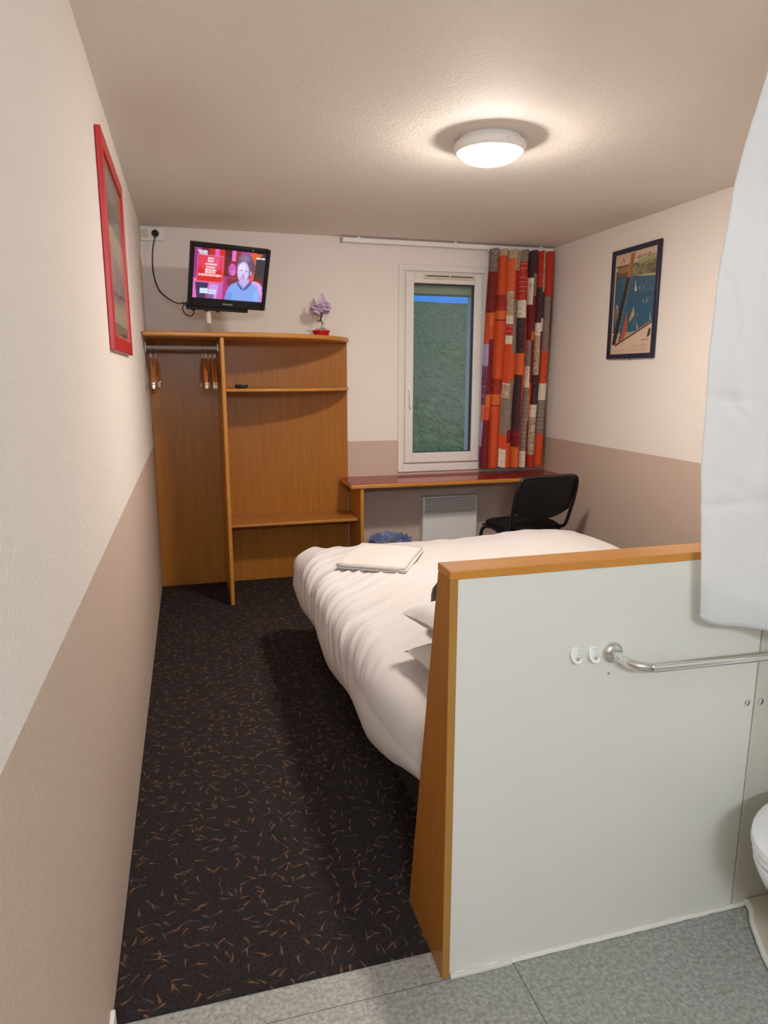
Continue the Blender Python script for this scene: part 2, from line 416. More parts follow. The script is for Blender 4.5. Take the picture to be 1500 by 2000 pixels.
# window_1: surround, frame, sash, pane, vent, handle, shutter
win = bpy.data.objects.new('window_1', None); col.objects.link(win); win.location = (2.12, Bk, .78); struct(win)
def ring(x0, x1, z0, z1, w, y0, y1, wt=None, wb=None):
    bm = nb(); wt = wt or w; wb = wb or w
    box(bm, x0, x0+w, y0, y1, z0, z1); box(bm, x1-w, x1, y0, y1, z0, z1)
    box(bm, x0+w, x1-w, y0, y1, z1-wt, z1); box(bm, x0+w, x1-w, y0, y1, z0, z0+wb); return bm
part('surround', ring(1.778, 2.50, .775, 2.305, .042, Bk-.016, Bk-.001, wt=.042, wb=.06), 'pvc', win, bev=.003)
part('frame', ring(1.822, 2.458, .838, 2.262, .03, Bk-.008, Bk+.05), 'pvc', win, bev=.003)
part('sash', ring(1.83, 2.437, .846, 2.25, .062, Bk-.03, Bk+.045, wt=.075, wb=.075), 'pvc', win, bev=.005, seg=3)
part('gasket', ring(1.890, 2.378, .919, 2.177, .006, Bk-.012, Bk+.03), 'rubber', win)
part('pane', B(1.890, 2.378, Bk+.012, Bk+.018, .919, 2.177), 'glass', win, smooth=False)
bm = nb(); box(bm, 1.965, 2.365, Bk-.040, Bk-.030, 2.205, 2.236)
vg = part('air_vent', bm, 'ivory', win, bev=.002)
for a, b in ((1.985, 2.16), (2.175, 2.35)): part('vent_slot', B(a, b, Bk-.0415, Bk-.0385, 2.222, 2.230), 'darkslot', vg)
bm = nb(); box(bm, 1.848, 1.870, Bk-.04, Bk-.03, 1.36, 1.44)
box(bm, 1.852, 1.866, Bk-.062, Bk-.04, 1.385, 1.405); tube(bm, [(1.859, Bk-.062, 1.405), (1.859, Bk-.068, 1.36), (1.862, Bk-.064, 1.27)], [.009, .009, .007], 10)
part('window_handle', bm, 'white_plastic', win, bev=.002)
part('shutter_box', B(1.84, 2.445, Bk+.10, Bk+.235, 2.115, 2.23), 'shutter', win, bev=.004)
for a, b in ((2.425, 2.448), (1.838, 1.86)): part('shutter_guide', B(a, b, Bk+.06, Bk+.24, .87, 2.115), 'reveal', win, bev=.003)
part('outer_sill', B(1.84, 2.445, Bk+.055, Bk+.29, .87, .885), 'reveal', win, bev=.003)
# grassy bank outside
def bank(u, v):
    x = -8+u*24; y = 5.5+v*19
    z = -.1 + (y-5.5)*.243 if y < 21.5 else -.1+16*.243+(y-21.5)*.02
    return (x, y, z + .06*noise.noise((x*.5, y*.5, 0)) + .02*noise.noise((x*3, y*3, 4)))
me = grid_mesh('grass_bank', bank, 140, 140); g = struct(link_mesh('grass_bank', me, 'grass'))

# ================================================================== LAMPS
def ceiling_lamp(x, y, e, c, label):
    t = thing('ceiling_lamp', label, 'lamp', (x, y, H))
    part('base_plate', lathe(nb(), [(0, 0), (.128, 0), (.130, -.004), (.132, -.018), (.148, -.020), (.1505, -.026), (.149, -.045), (.143, -.053), (.132, -.056), (.128, -.051), (0, -.049)], (x, y, H-.0005), 56), 'white_plastic', t)
    prof = [(.128*math.cos(a), -.052-.046*math.sin(a)) for a in [k*math.pi/2/10 for k in range(11)]]
    part('diffuser', lathe(nb(), prof[:-1]+[(0, -.098)], (x, y, H), 48), lamp_mat('lit_diffuser', c, e), t)
    for k in range(3):
        a = .6+k*2.094; bm = nb()
        lathe(bm, [(0, 0), (.004, 0), (.004, -.003), (0, -.003)], (x+.1475*math.cos(a), y+.1475*math.sin(a), H-.034), 8)
        part('screw', bm, 'steel', t)
    return t
ceiling_lamp(1.515, 2.885, LAMP_E, LAMP_C, 'round white flush ceiling lamp, lit, above the bed')
wlp = thing('wall_lamp', 'long white tube lamp on the front wall, lit, outside the picture', 'lamp', (.32, FRONT, 2.08))
part('back_plate', B(.04, .60, FRONT+.001, FRONT+.03, 2.03, 2.13), 'white_plastic', wlp, bev=.004)
part('diffuser', B(.06, .58, FRONT+.031, FRONT+.085, 2.04, 2.12), lamp_mat('lit_tube_diffuser', BATH_C, BATH_E), wlp, bev=.012, seg=3)

# ================================================================== WARDROBE
wd = thing('open_wardrobe', 'open beech wardrobe unit with curved top board and hanging space, in the back left corner', 'wardrobe', (.7, 4.8, 0))
part('back_panel', B(.004, 1.383, Bk-.02, Bk-.001, .005, 1.745), 'wood', wd, bev=.001)
def shelf_poly(x0, x1, yb, yf, rx, ry):
    pts = [(x0, yb), (x0, yf)]
    for k in range(25):
        a = math.pi/2*k/24
        pts.append((x1-rx+rx*math.sin(a), yf+ry-ry*math.cos(a)))
    pts += [(x1, yb)]; return pts
TOPZ = 1.768
part('top_board', prism(nb(), shelf_poly(.004, 1.385, Bk-.001, 4.475, .80, .56), 'z', TOPZ-.03, TOPZ), 'edge_x', wd, bev=.010, seg=4)
part('divider', B(.455, .481, 4.478, Bk-.021, .005, TOPZ-.031), 'edge', wd, bev=.009, seg=4)
part('shelf', prism(nb(), shelf_poly(.482, 1.383, Bk-.021, 4.60, .76, .42), 'z', 1.400, 1.422), 'edge_x', wd, bev=.009, seg=4)
part('lower_shelf', B(.482, 1.388, 4.745, Bk-.021, .472, .496), 'wood_x', wd, bev=.009, seg=4)
bm = nb(); tube(bm, [(.006, 4.76, 1.682), (.455, 4.76, 1.682)], .0125, 14)
rail = part('hanging_rail', bm, 'greyrail', wd)
part('rail_bracket', B(.001, .008, 4.74, 4.78, 1.655, 1.71), 'white_plastic', wd, bev=.002); part('rail_bracket', B(.448, .455, 4.74, 4.78, 1.66, 1.705), 'white_plastic', wd, bev=.002)
def hanger(x, rz, label, clips=False):
    t = thing('clothes_hanger', label, 'hanger', (x, 4.76, 1.682), 'wooden hangers on the wardrobe rail')
    z0 = 0
    hook = [(0, .012, -.004+0.0), (0, .015, .008), (0, .006, .017), (0, -.008, .014), (0, -.0145, .002), (0, -.010, -.020), (0, 0, -.038), (0, 0, -.075)]
    bm = nb(); tube(bm, smooth_path(hook, 4), .0018, 6); o = obj('hook', bm, 'steel', t)
    for s in (-1, 1):
        bm = nb(); pts = smooth_path([(0, 0, -.072), (0, s*.05, -.085), (0, s*.12, -.125), (0, s*.19, -.195), (0, s*.21, -.235)], 4)
        tube(bm, pts, [.0075]*len(pts), 8, flat=1.0); obj('arm', bm, 'hangerwood', t)
        bm = nb(); tube(bm, [(0, s*.206, -.222), (0, s*.214, -.258)], [.008, .007], 8)
        obj('tip', bm, 'steel' if clips else 'palewood', t)
    bm = nb(); tube(bm, [(0, -.195, -.215), (0, .195, -.215)], .0045, 8); obj('trouser_bar', bm, 'hangerwood' if not clips else 'steel', t)
    if clips:
        for s in (-1, 1):
            bm = nb(); box(bm, -.009, .009, s*.15-.012, s*.15+.012, -.255, -.212); obj('clip', bm, 'chrome', t, bev=.002)
    t.rotation_euler = (0, 0, rz); return t
hanger(.034, .05, 'wooden hanger with metal clips hanging nearest the left wall', True)
hanger(.063, -.06, 'wooden hanger with metal clips, second one from the left wall', True)
hanger(.352, .05, 'wooden hanger, leftmost of the four bunched beside the wardrobe divider')
hanger(.375, -.03, 'wooden hanger, second from the left in the bunch of four by the divider')
hanger(.405, .04, 'wooden hanger, third from the left in the bunch of four by the divider')
hanger(.432, -.02, 'wooden hanger touching the wardrobe divider, rightmost of all')
# remote on shelf
def remote_fn(bm):
    lathe(bm, [(0, .004), (.6, 0), (.9, .004), (1.0, .012), (.92, .018), (.5, .016), (0, .014)], (0, 0, 0), 28)
    for v in bm.verts: v.co.x *= .044; v.co.y *= .026; v.co.z *= 1.35
    return bm
t = thing('remote_control', 'small black rounded remote control on the middle wardrobe shelf', 'remote control', (.590, 4.66, 1.422))
o = obj('casing', remote_fn(nb()), 'black_matt', t); 
for k in range(6): obj('button', lathe(nb(), [(.0035, 0), (.0035, .002), (0, .002)], (-.025+.010*k, .0, .021), 8), 'rubber', t)
t.rotation_euler = (0, 0, -.15)

# ================================================================== DESK
dk = thing('desk', 'long wall desk with dark red top and beech edge under the window', 'desk', (2.2, 4.85, 0))
DX0, DY0 = 1.316, 4.663
part('desktop', B(DX0+.012, W_-.002, DY0+.012, Bk-.001, .733, .752), 'desk', dk, bev=.001)
bm = nb(); prism(bm, [(DX0, Bk-.001), (DX0, DY0), (W_-.002, DY0), (W_-.002, DY0+.012), (DX0+.012, DY0+.012), (DX0+.012, Bk-.001)], 'z', .722, .7505)
part('edge_band', bm, 'edge_x', dk, bev=.006, seg=3)
part('underside', B(DX0+.012, W_-.002, DY0+.012, Bk-.001, .722, .7328), 'wood_x', dk)
part('side_panel', B(1.389, 1.414, 4.675, Bk-.022, .005, .7215), 'edge', dk, bev=.006, seg=3)

# ================================================================== HEATER
ht = thing('wall_heater', 'off-white electric panel heater with a grey grille on the wall under the desk', 'heater', (2.19, Bk, .15))
part('casing', B(1.962, 2.418, Bk-.088, Bk-.001, .13, .582), 'heater', ht, bev=.008, seg=3)
gr = part('grille', B(1.978, 2.402, Bk-.0895, Bk-.086, .452, .572), 'grille', ht)
bm = nb()
for k in range(9):
    z = .458+k*.0128
    box(bm, 1.976, 2.404, Bk-.0935, Bk-.088, z, z+.0052)
part('grille_bars', bm, 'heater', gr)
part('foot_bracket', B(2.0, 2.38, Bk-.05, Bk-.001, .09, .13), 'rubber', ht)

# ================================================================== BIN
t = thing('waste_bin', 'waste bin lined with a crumpled blue plastic bag, between wardrobe shelf and heater', 'bin', (1.535, 4.44, .004))
bm = nb(); lathe(bm, [(0, 0), (.095, 0), (.10, .005), (.128, .375), (.131, .38), (.124, .38), (.118, .36), (.095, .012), (0, .01)], (0, 0, 0), 32)
obj('bucket', bm, 'bin', t)
rng = random.Random(3)
bm = nb(); seg = 60; rings = []
for j, (r, z) in enumerate([(.10, .05), (.119, .36), (.127, .388), (.135, .405), (.142, .395), (.138, .36), (.140, .33), (.137, .305)]):
    rings.append([bm.verts.new(((r+(.010 if 2 <= j else .002)*math.sin(7*a+j)*rng.random())*math.cos(a), (r+(.010 if 2 <= j else .002)*math.cos(9*a+j)*rng.random())*math.sin(a), z+(.022*rng.random() if j >= 2 else 0))) for a in [2*math.pi*k/seg for k in range(seg)]])
for A, C in zip(rings, rings[1:]):
    for k in range(seg): bm.faces.new((A[k], A[(k+1) % seg], C[(k+1) % seg], C[k]))
o = obj('bag_liner', bm, 'binbag', t); o.data.polygons.foreach_set('use_smooth', [False]*len(o.data.polygons))

# ================================================================== CHAIR
ch = thing('chair', 'black fabric stacking chair with tube legs, drawn up to the right end of the desk', 'chair', (2.52, 4.42, .004))
def seat_bm():
    bm = nb(); n = 28
    def outl(s, z, f): return [bm.verts.new((s*.225*(abs(math.cos(a))**.45)*math.copysign(1, math.cos(a)), s*.205*(abs(math.sin(a))**.45)*math.copysign(1, math.sin(a)), z - f*(abs(math.sin(a)) if math.sin(a) > 0 else 0))) for a in [2*math.pi*k/n for k in range(n)]]
    R_ = [outl(.90, .425, .0), outl(.98, .43, .005), outl(1.0, .445, .01), outl(.99, .462, .012), outl(.9, .475, .010), outl(.5, .478, .004)]
    for A, C in zip(R_, R_[1:]):
        for k in range(n): bm.faces.new((A[k], A[(k+1) % n], C[(k+1) % n], C[k]))
    bm.faces.new(R_[0][::-1]); bm.faces.new(R_[-1]); return bm
obj('seat', seat_bm(), 'fabric', ch)
def back_shell(thick0, thick1, sc_, mat, name, parent):
    # curved slab, u across, v up; reclined
    nu, nv = 21, 17; bm = nb(); F_, K_ = [], []
    for side, off in ((F_, thick0), (K_, thick1)):
        for j in range(nv):
            row = []
            for i in range(nu):
                u = -1+2*i/(nu-1); v = j/(nv-1)
                hw = .243*sc_*(1-.06*(1-v))*(1-.10*max(0, (v-.85)/.15)**2)
                zb = .525+.045*abs(u)**2*1.3; zt = .815-.02*abs(u)**6
                z = zb+(zt-zb)*(.5+(v-.5)*sc_)
                y = -.205-.30*(z-.5)+off-.035*(1-u*u)
                row.append(bm.verts.new((u*hw, y, z)))
            side.append(row)
    for j in range(nv-1):
        for i in range(nu-1):
            bm.faces.new((F_[j][i], F_[j][i+1], F_[j+1][i+1], F_[j+1][i])); bm.faces.new((K_[j][i], K_[j+1][i], K_[j+1][i+1], K_[j][i+1]))
    for j in range(nv-1):
        for i in (0, nu-1): bm.faces.new((F_[j][i], F_[j+1][i], K_[j+1][i], K_[j][i]))
    for i in range(nu-1):
        for j in (0, nv-1): bm.faces.new((F_[j][i], K_[j][i], K_[j][i+1], F_[j][i+1]))
    return obj(name, bm, mat, parent, bev=.004)
back_shell(.012, -.004, 1.0, 'black_matt', 'backrest_shell', ch)
back_shell(.034, .0125, .93, 'fabric', 'backrest_pad', ch)
bm = nb()
pts = smooth_path([(-.215, -.12, .44), (-.222, -.20, .46), (-.236, -.235, .56), (-.243, -.275, .70), (-.225, -.305, .80), (-.16, -.312, .822), (0, -.335, .825), (.16, -.312, .822), (.225, -.305, .80), (.243, -.275, .70), (.236, -.235, .56), (.222, -.20, .46), (.215, -.12, .44)], 6)
tube(bm, pts, .0125, 10); obj('back_frame', bm, 'tube', ch)
for y in (-.10, .12): obj('cross_bar', tube(nb(), [(-.215, y, .42), (.215, y, .42)], .010, 8), 'tube', ch)
for s in (-1, 1): obj('seat_rail', tube(nb(), [(s*.215, -.16, .425), (s*.215, .17, .425)], .0105, 8), 'tube', ch)
for s in (-1, 1):
    bm = nb(); tube(bm, smooth_path([(s*.215, .08, .424), (s*.217, .15, .41), (s*.225, .19, .34), (s*.235, .24, .012)], 6), .0125, 10); obj('leg', bm, 'tube', ch)
    bm = nb(); tube(bm, smooth_path([(s*.215, .03, .424), (s*.217, -.04, .41), (s*.225, -.09, .34), (s*.235, -.22, .012)], 6), .0125, 10); obj('leg', bm, 'tube', ch)
    for y in (.24, -.22):
        bm = nb(); lathe(bm, [(0, 0), (.015, 0), (.015, .022), (0, .024)], (s*.235, y, 0), 12); obj('foot_cap', bm, 'rubber', ch)
ch.scale = (1, 1, 1.02); ch.rotation_euler = (0, 0, math.radians(7))

# ================================================================== BED
bed = thing('bed', 'double bed with dark base and mattress, behind the white partition', 'bed', (1.63, 2.7, .004))
part('base', B(.95, 2.40, 1.74, 3.55, .004, .28), 'bedbase', bed, bev=.01)
part('mattress', B(.885, 2.40, 1.69, 3.62, .285, .50), 'pillow', bed, bev=.04, seg=4)
X0, X1, Y1, TZ, RD = .878, 2.40, 3.60, .575, .12
def fold(u, v, scale=1.0): return .5+.5*math.sin(scale*v)
def duvet(a, b):
    LX = .335
    u = (X0-LX) + a*(X1-X0+2*LX); v = 1.575 + b*(Y1-1.575+LX)
    dx = max(X0-u, 0) + max(u-X1, 0); dy = max(v-Y1, 0); sx = -1 if u < X0 else 1
    d = (dx**3+dy**3)**(1/3)
    nx, ny = (sx*dx, dy); L = math.hypot(nx, ny) or 1; nx /= L; ny /= L
    px, py = min(max(u, X0), X1), min(v, Y1)
    th = min(d/RD, math.pi/2); ext = max(0, d-RD*math.pi/2)
    o = RD*math.sin(th); z = TZ-RD*(1-math.cos(th))-ext
    # puffiness
    z += .022*math.sin(math.pi*min(max((px-X0)/(X1-X0), 0), 1))**.5 * (1 if d == 0 else 0) if False else 0
    inside = min(px-X0+.15, X1-px+.15, Y1-py+.15)
    z += .018*min(1, inside/.3)*(1 if d < RD else max(0, 1-ext/.1))
    z += .012*noise.noise((u*2.2, v*2.0, 0)) + .008*noise.noise((u*5, v*4, 3))
    # hump towards the right of the foot end
    z += .030*math.exp(-((u-2.25)/.35)**2-((v-3.4)/.5)**2)
    # gathered folds sweeping from the flank up over the edge
    k1 = v - .75*(u-X0) + .05*noise.noise((u*3, v*2, 9)); al = u + .4*v
    sa = lambda t: math.sqrt(t*t+.0016)
    rg = max(0, 1-sa(noise.noise((k1*9, al*1.2, 5)))*1.9)**2.4
    rg2 = max(0, 1-sa(noise.noise((k1*17, al*1.8, 15)))*2.2)**2
    amp = .019*math.exp(-((u-(X0-.03))/.17)**2)*min(1, max(0, (v-1.9)/.6))
    amp2 = .008*math.exp(-((u-1.12)/.26)**2)*math.exp(-((v-2.95)/.6)**2)
    h = (amp+amp2)*(rg-.3) + (amp*.35+amp2*.4)*(rg2-.3)
    # foot-end soft folds
    h += .020*math.exp(-((v-(Y1+.12))/.12)**2)*noise.noise((u*9, v*2.5, 1))
    nz = math.cos(th)
    o2 = o + h*math.sin(th) + (.035*math.sin(math.pi*min(1, ext/.16))*.45)
    z += h*nz
    # hem waviness: rises towards the head, dips in the middle
    if ext > 0:
        k = ext/(LX-RD*math.pi/2)
        z += k*(.11*math.exp(-((v-1.55)/.35)**2) + .014*math.sin(v*6.0+1.0) + .010*noise.noise((u, v*5, 2)))
        o2 += k*.010*math.sin(v*9+2)-k*.02
    o2 *= 1-.42*max(0, 1-(v-1.575)/.5)**1.6
    head = max(0, 1-(v-1.575)/.25)*max(0, TZ-z)*.20
    return (px+nx*o2, py+ny*o2+head, z)
me = grid_mesh('duvet', duvet, 340, 340)
dv = link_mesh('duvet', me, 'sheet')
tag(dv, 'white cotton duvet spread over the whole bed, creased along its left side', 'duvet')
so = dv.modifiers.new('thick', 'SOLIDIFY'); so.thickness = .022; so.offset = -1

def pillow(name, c, rz, tilt, sx, sy, sz, label, group=None, mat='pillow'):
    n = 34; bm = nb(); top, bot = [], []
    for lay, sg in ((top, 1), (bot, -1)):
        for j in range(n):
            row = []
            for i in range(n):
                u, v = -1+2*i/(n-1), -1+2*j/(n-1)
                prof = max(0, (1-u**4)*(1-v**4))**.55
                pin = 1-.07*(1-abs(v)**2)*abs(u)**3*0-.05*(math.cos(u*1.4))*abs(v)**2
                x = u*sx*(1-.06*(1-v*v)); y = v*sy*(1-.08*(1-u*u))
                z = sg*sz*prof*(1+.15*noise.noise((u*2+c[0]*9, v*2, sg)))
                row.append(bm.verts.new((x, y, z)))
            lay.append(row)
    for j in range(n-1):
        for i in range(n-1):
            bm.faces.new((top[j][i], top[j][i+1], top[j+1][i+1], top[j+1][i])); bm.faces.new((bot[j][i], bot[j+1][i], bot[j+1][i+1], bot[j][i+1]))
    bmesh.ops.remove_doubles(bm, verts=bm.verts, dist=.0006)
    o = obj(name, bm, mat); o.location = c; o.rotation_euler = (tilt[0], tilt[1], rz)
    tag(o, label, 'pillow', group); return o
pillow('pillow', (1.205, 1.84, .640), math.radians(4), (0, 0), .32, .17, .055, 'white pillow against the headboard, lower of the two whose corners show past the wooden panel')
pillow('pillow', (1.235, 1.965, .745), math.radians(5), (math.radians(-6), 0), .33, .17, .055, 'white pillow resting on the other, its corner showing higher beside the wooden panel')
# dark bag behind the partition
bg = thing('travel_bag', 'dark brown rounded bag on the bed, mostly hidden behind the wooden partition edge', 'bag', (1.30, 2.25, .593))
bm = nb(); bmesh.ops.create_cube(bm, size=2); bmesh.ops.subdivide_edges(bm, edges=bm.edges, cuts=7, use_grid_fill=True)
for v in bm.verts:
    p = v.co.copy(); r = (abs(p.x)**3.2+abs(p.y)**3.2+abs(p.z)**3.2)**(1/3.2); p = p/r
    v.co = (p.x*.235, p.y*.10, .10+p.z*.10)
obj('body', bm, 'bag', bg)
bm = nb(); tube(bm, smooth_path([(-.07, -.09, .13), (-.06, -.118, .10), (0, -.125, .085), (.06, -.118, .10), (.07, -.09, .13)], 6), .007, 8); obj('handle', bm, 'bag', bg)
bm = nb(); tube(bm, smooth_path([(-.2, -.0, .18), (-.1, -.0, .199), (.1, -.0, .199), (.2, 0, .18)], 6), .003, 6); obj('zip', bm, 'steel', bg)

# towel: folded layers
tw = thing('folded_towel', 'white towel folded in a flat rectangle on the foot of the duvet', 'towel', (1.145, 3.24, .594))
def towel_layers(bm, w, l, h0, layers):
    # cross-section in x-z: a strip folded back on itself, swept along y
    prof = []; th = .0085
    for k in range(layers):
        z = h0+k*th*1.15
        xs = [(-w+i*(2*w)/14) for i in range(15)]
        if k % 2: xs = xs[::-1]
        for x in xs: prof.append((x, z))
        if k < layers-1:
            s = 1 if k % 2 == 0 else -1
            prof.append((s*(w+.006), z+th*.57))
    ny = 14; rows = []
    for j in range(ny):
        y = -l+2*l*j/(ny-1)
        rows.append([bm.verts.new((x+.004*noise.noise((y*6, z*60, 1)), y+.006*noise.noise((x*5, z*90, 2)), z+.003*noise.noise((x*7, y*7, 0))-.010*max(0, (x/w)**2-.2)*.5+(.004 if x < -w*.8 else 0))) for x, z in prof])
    for A, C in zip(rows, rows[1:]):
        for k in range(len(A)-1): bm.faces.new((A[k], A[k+1], C[k+1], C[k]))
    return bm
o = obj('towel_cloth', towel_layers(nb(), .165, .215, .008, 3), 'towel', tw)
so = o.modifiers.new('thick', 'SOLIDIFY'); so.thickness = .0075; so.offset = 0
bm = nb(); tube(bm, [(-.15, -.2185, .024), (.15, -.2165, .024)], .003, 6, flat=1); obj('hem', bm, 'towel', tw)
tw.rotation_euler = (0, 0, math.radians(-30))

# ================================================================== PARTITION / HEADBOARD
P, XP, HP = 1.398, .7935, 1.075
pt = thing('partition', 'waist-high partition behind the bed, white panel framed in beech with a wooden top', 'partition', (1.3, 1.45, 0))
part('white_panel', B(XP+.020, 1.680, P+.001, P+.020, .004, HP-.021), 'laminate', pt, bev=.001)
bm = nb(); prism(bm, [(P-.002, .0), (1.672, .0), (1.475, HP-.0215), (P-.002, HP-.0215)], 'x', XP, XP+.0205)
part('side_panel', bm, 'wood', pt, bev=.0015)
bm = nb(); box(bm, XP+.0006, XP+.0195, P-.0035, P-.0015, .0, HP-.021)
part('front_edge', bm, 'edge_chip', pt, bev=.0006)
part('top_board', B(XP, 1.683, P-.003, 1.478, HP-.021, HP), 'edge_x', pt, bev=.002)
bm = nb(); prism(bm, [(1.655, .004), (1.672, .004), (1.475, HP-.022), (1.458, HP-.022)], 'x', XP+.021, 1.683)
part('headboard', bm, 'wood_x', pt, bev=.001)
part('seam', B(1.6805, 1.6835, P+.004, P+.02, .004, HP+.3), 'darkslot', pt) if False else None
bm = nb(); pts = [Vector((XP+.03+i*(1.725-XP-.03)/40, P-.002, .006+.003*noise.noise((i*.7, 0, 0)))) for i in range(41)]
tube(bm, pts, [.0065+.002*noise.noise((i*.9, 3, 0)) for i in range(41)], 8); part('sealant_bead', bm, 'caulk', pt)
part('plinth_piece', B(XP+.021, .985, P-.012, P-.001, .0005, .012), 'laminate', pt, bev=.002)
for x, z in ((1.657, .641), (1.701, .640)):
    bm = nb(); mt = Matrix.Translation((x, P+.001 if x < 1.68 else P-.0005, z)) @ Matrix.Rotation(math.pi/2, 4, 'X')
    lathe(bm, [(0, .004), (.005, .004), (.0088, .0025), (.0095, 0)], (0, 0, 0), 18, mtx=mt)
    o = part('screw_cap', bm, 'chrome', pt)
bm = nb(); mt = Matrix.Translation((1.222, P+.001, .778)) @ Matrix.Rotation(math.pi/2, 4, 'X'); lathe(bm, [(0, .0015), (.003, .0015), (.0032, 0)], (0, 0, 0), 10, mtx=mt)
part('screw', bm, 'steel', pt)
# extension of the headboard towards the right wall, behind the bathroom cell
part('headboard_wing', B(1.685, W_-.002, 1.442, 1.478, .004, HP), 'wood_x', pt, bev=.002)
def coat_hook(x, z, label):
    t = thing('coat_hook', label, 'hook', (x, P, z), 'white hooks on the partition')
    mt = Matrix.Translation((x, P+.001, z)) @ Matrix.Rotation(math.pi/2, 4, 'X')
    part('mounting_disc', lathe(nb(), [(0, .005), (.009, .005), (.012, .003), (.0125, 0)], (0, 0, 0), 28, sy=1.5, mtx=mt), 'white_plastic', t)
    pts = smooth_path([(x+.008, P-.004, z+.014), (x-.004, P-.006, z+.016), (x-.010, P-.011, z+.004), (x-.008, P-.018, z-.010), (x+.001, P-.022, z-.015), (x+.008, P-.022, z-.011), (x+.009, P-.021, z-.004)], 5)
    part('prong', tube(nb(), pts, [.0040]*(len(pts)-1)+[.0045], 10), 'white_plastic', t)
coat_hook(1.119, .842, 'small white plastic hook on the partition, left of the pair')
coat_hook(1.168, .839, 'small white plastic hook on the partition, between the other hook and the chrome rail')
gb = thing('grab_rail', 'chrome grab rail bent out from a round flange on the partition', 'rail', (1.228, P, .833))
mt = Matrix.Translation((1.228, P+.001, .833)) @ Matrix.Rotation(math.pi/2, 4, 'X')
part('flange', lathe(nb(), [(.0, .016), (.016, .016), (.024, .011), (.0285, .004), (.029, 0)], (0, 0, 0), 36, mtx=mt), 'chrome', gb)
GY = P-.092
pts = smooth_path([(1.228, P-.008, .833), (1.230, P-.045, .832), (1.242, P-.075, .830), (1.272, GY+.002, .827), (1.31, GY, .825), (1.6, GY, .818), (1.90, GY, .812), (1.95, GY+.01, .812), (1.975, GY+.04, .812), (1.978, P-.008, .812)], 8)
part('bar', tube(nb(), pts, .0118, 18), 'chrome', gb)
mt = Matrix.Translation((1.978, P-.0005, .812)) @ Matrix.Rotation(math.pi/2, 4, 'X')
part('flange', lathe(nb(), [(.0, .016), (.016, .016), (.024, .011), (.0285, .004), (.029, 0)], (0, 0, 0), 36, mtx=mt), 'chrome', gb)

# ================================================================== TOILET
TDX = .015
tl = thing('toilet', 'white toilet with closed seat at the right edge, beyond the partition seam', 'toilet', (1.8, 1.03, .035))
def oval(cx, cy, rx, ry, n=40, k=.0): return [(cx + TDX + rx*math.cos(a)*(1 if math.cos(a) < 0 else .9), cy + ry*math.sin(a)*(1-.12*max(0, -math.cos(a)))) for a in [2*math.pi*i/n for i in range(n)]]
def loft(bm, rings):
    V = [[bm.verts.new(p) for p in r] for r in rings]; n = len(V[0])
    for A, C in zip(V, V[1:]):
        for k in range(n): bm.faces.new((A[k], A[(k+1) % n], C[(k+1) % n], C[k]))
    bm.faces.new(V[0][::-1]); bm.faces.new(V[-1]); return bm
R_ = []
for z, cx, rx, ry in ((.037, 1.79, .17, .105), (.10, 1.79, .165, .10), (.18, 1.77, .18, .11), (.26, 1.74, .21, .135), (.33, 1.71, .235, .165), (.375, 1.70, .245, .178), (.385, 1.70, .243, .176)):
    R_.append([(x, y, z) for x, y in oval(cx, 1.10, rx, ry)])
part('bowl', loft(nb(), R_), 'ceramic', tl)
R_ = [[(x, y, z) for x, y in oval(1.705, 1.10, rx, ry)] for z, rx, ry in ((.387, .245, .182), (.392, .25, .188), (.405, .25, .188), (.409, .245, .183))]
part('seat_ring', loft(nb(), R_), 'seatwhite', tl)
R_ = [[(x, y, z) for x, y in oval(1.705, 1.10, rx, ry)] for z, rx, ry in ((.411, .248, .186), (.416, .256, .192), (.430, .254, .19), (.440, .235, .172), (.443, .15, .10))]
part('lid', loft(nb(), R_), 'seatwhite', tl)
part('cistern', B(1.88, 2.128, .86, 1.23, .037, .80), 'ceramic', tl, bev=.02, seg=4)
part('cistern_lid', B(1.865, 2.128, .85, 1.24, .801, .83), 'ceramic', tl, bev=.01, seg=3)
bm = nb(); lathe(bm, [(.022, 0), (.022, .006), (.018, .009), (0, .009)], (2.04, 1.10, .83), 24); part('flush_button', bm, 'chrome', tl)

# ================================================================== SHOWER CURTAIN
EDGE = [(.912, 0.0), (1.07, -.014), (1.28, -.036), (1.54, -.044), (1.72, -.040), (1.90, -.020), (2.04, .011), (2.17, .050), (2.28, .095), (2.40, .16)]
def edge_off(z):
    for (a, b), (c, d) in zip(EDGE, EDGE[1:]):
        if z <= c: return b+(d-b)*(z-a)/(c-a)
    return EDGE[-1][1]
def shc(u, v):
    z = .912+v*(2.36-.912)
    s = u*.64
    x = 1.423 + edge_off(z)*(1-u)**1.0 + s*.72; y = 1.333 - s*.40
    a = .011*min(1, u*3)*(.35+.7*v)
    wv = a*math.sin(u*2*math.pi*4.2+.6+.8*noise.noise((u*2, z*1.5, 0))) + .008*noise.noise((u*3, z*2.5, 5)) + .006*noise.noise((u*9, z*7, 8)) + .006*(1-min(1, abs(noise.noise((u*5+z*1.5, z*5, 18)))*6))*.5
    wv += .006*math.exp(-((z-1.20-.10*u)/.012)**2) + .005*math.exp(-((z-1.46+.05*u)/.010)**2)
    z += (.004*math.sin(u*9)-.03*u)*(1-v) + (.012*max(0, 1-u/.05)*(1-v)**8)
    return (x+.5*wv+.003*noise.noise((z*8, 0, 0)), y+.86*wv, z)
me = grid_mesh('shower_curtain', shc, 110, 170)
sct = thing('shower_curtain', 'white shower curtain hanging at the right edge in front of the partition', 'curtain', (1.6, 1.25, .912))
o = part_me('cloth', me, 'showercloth', sct)
so = o.modifiers.new('thick', 'SOLIDIFY'); so.thickness = .0012; so.offset = 0
hem = [Vector(shc(i/60, .004)) for i in range(61)]
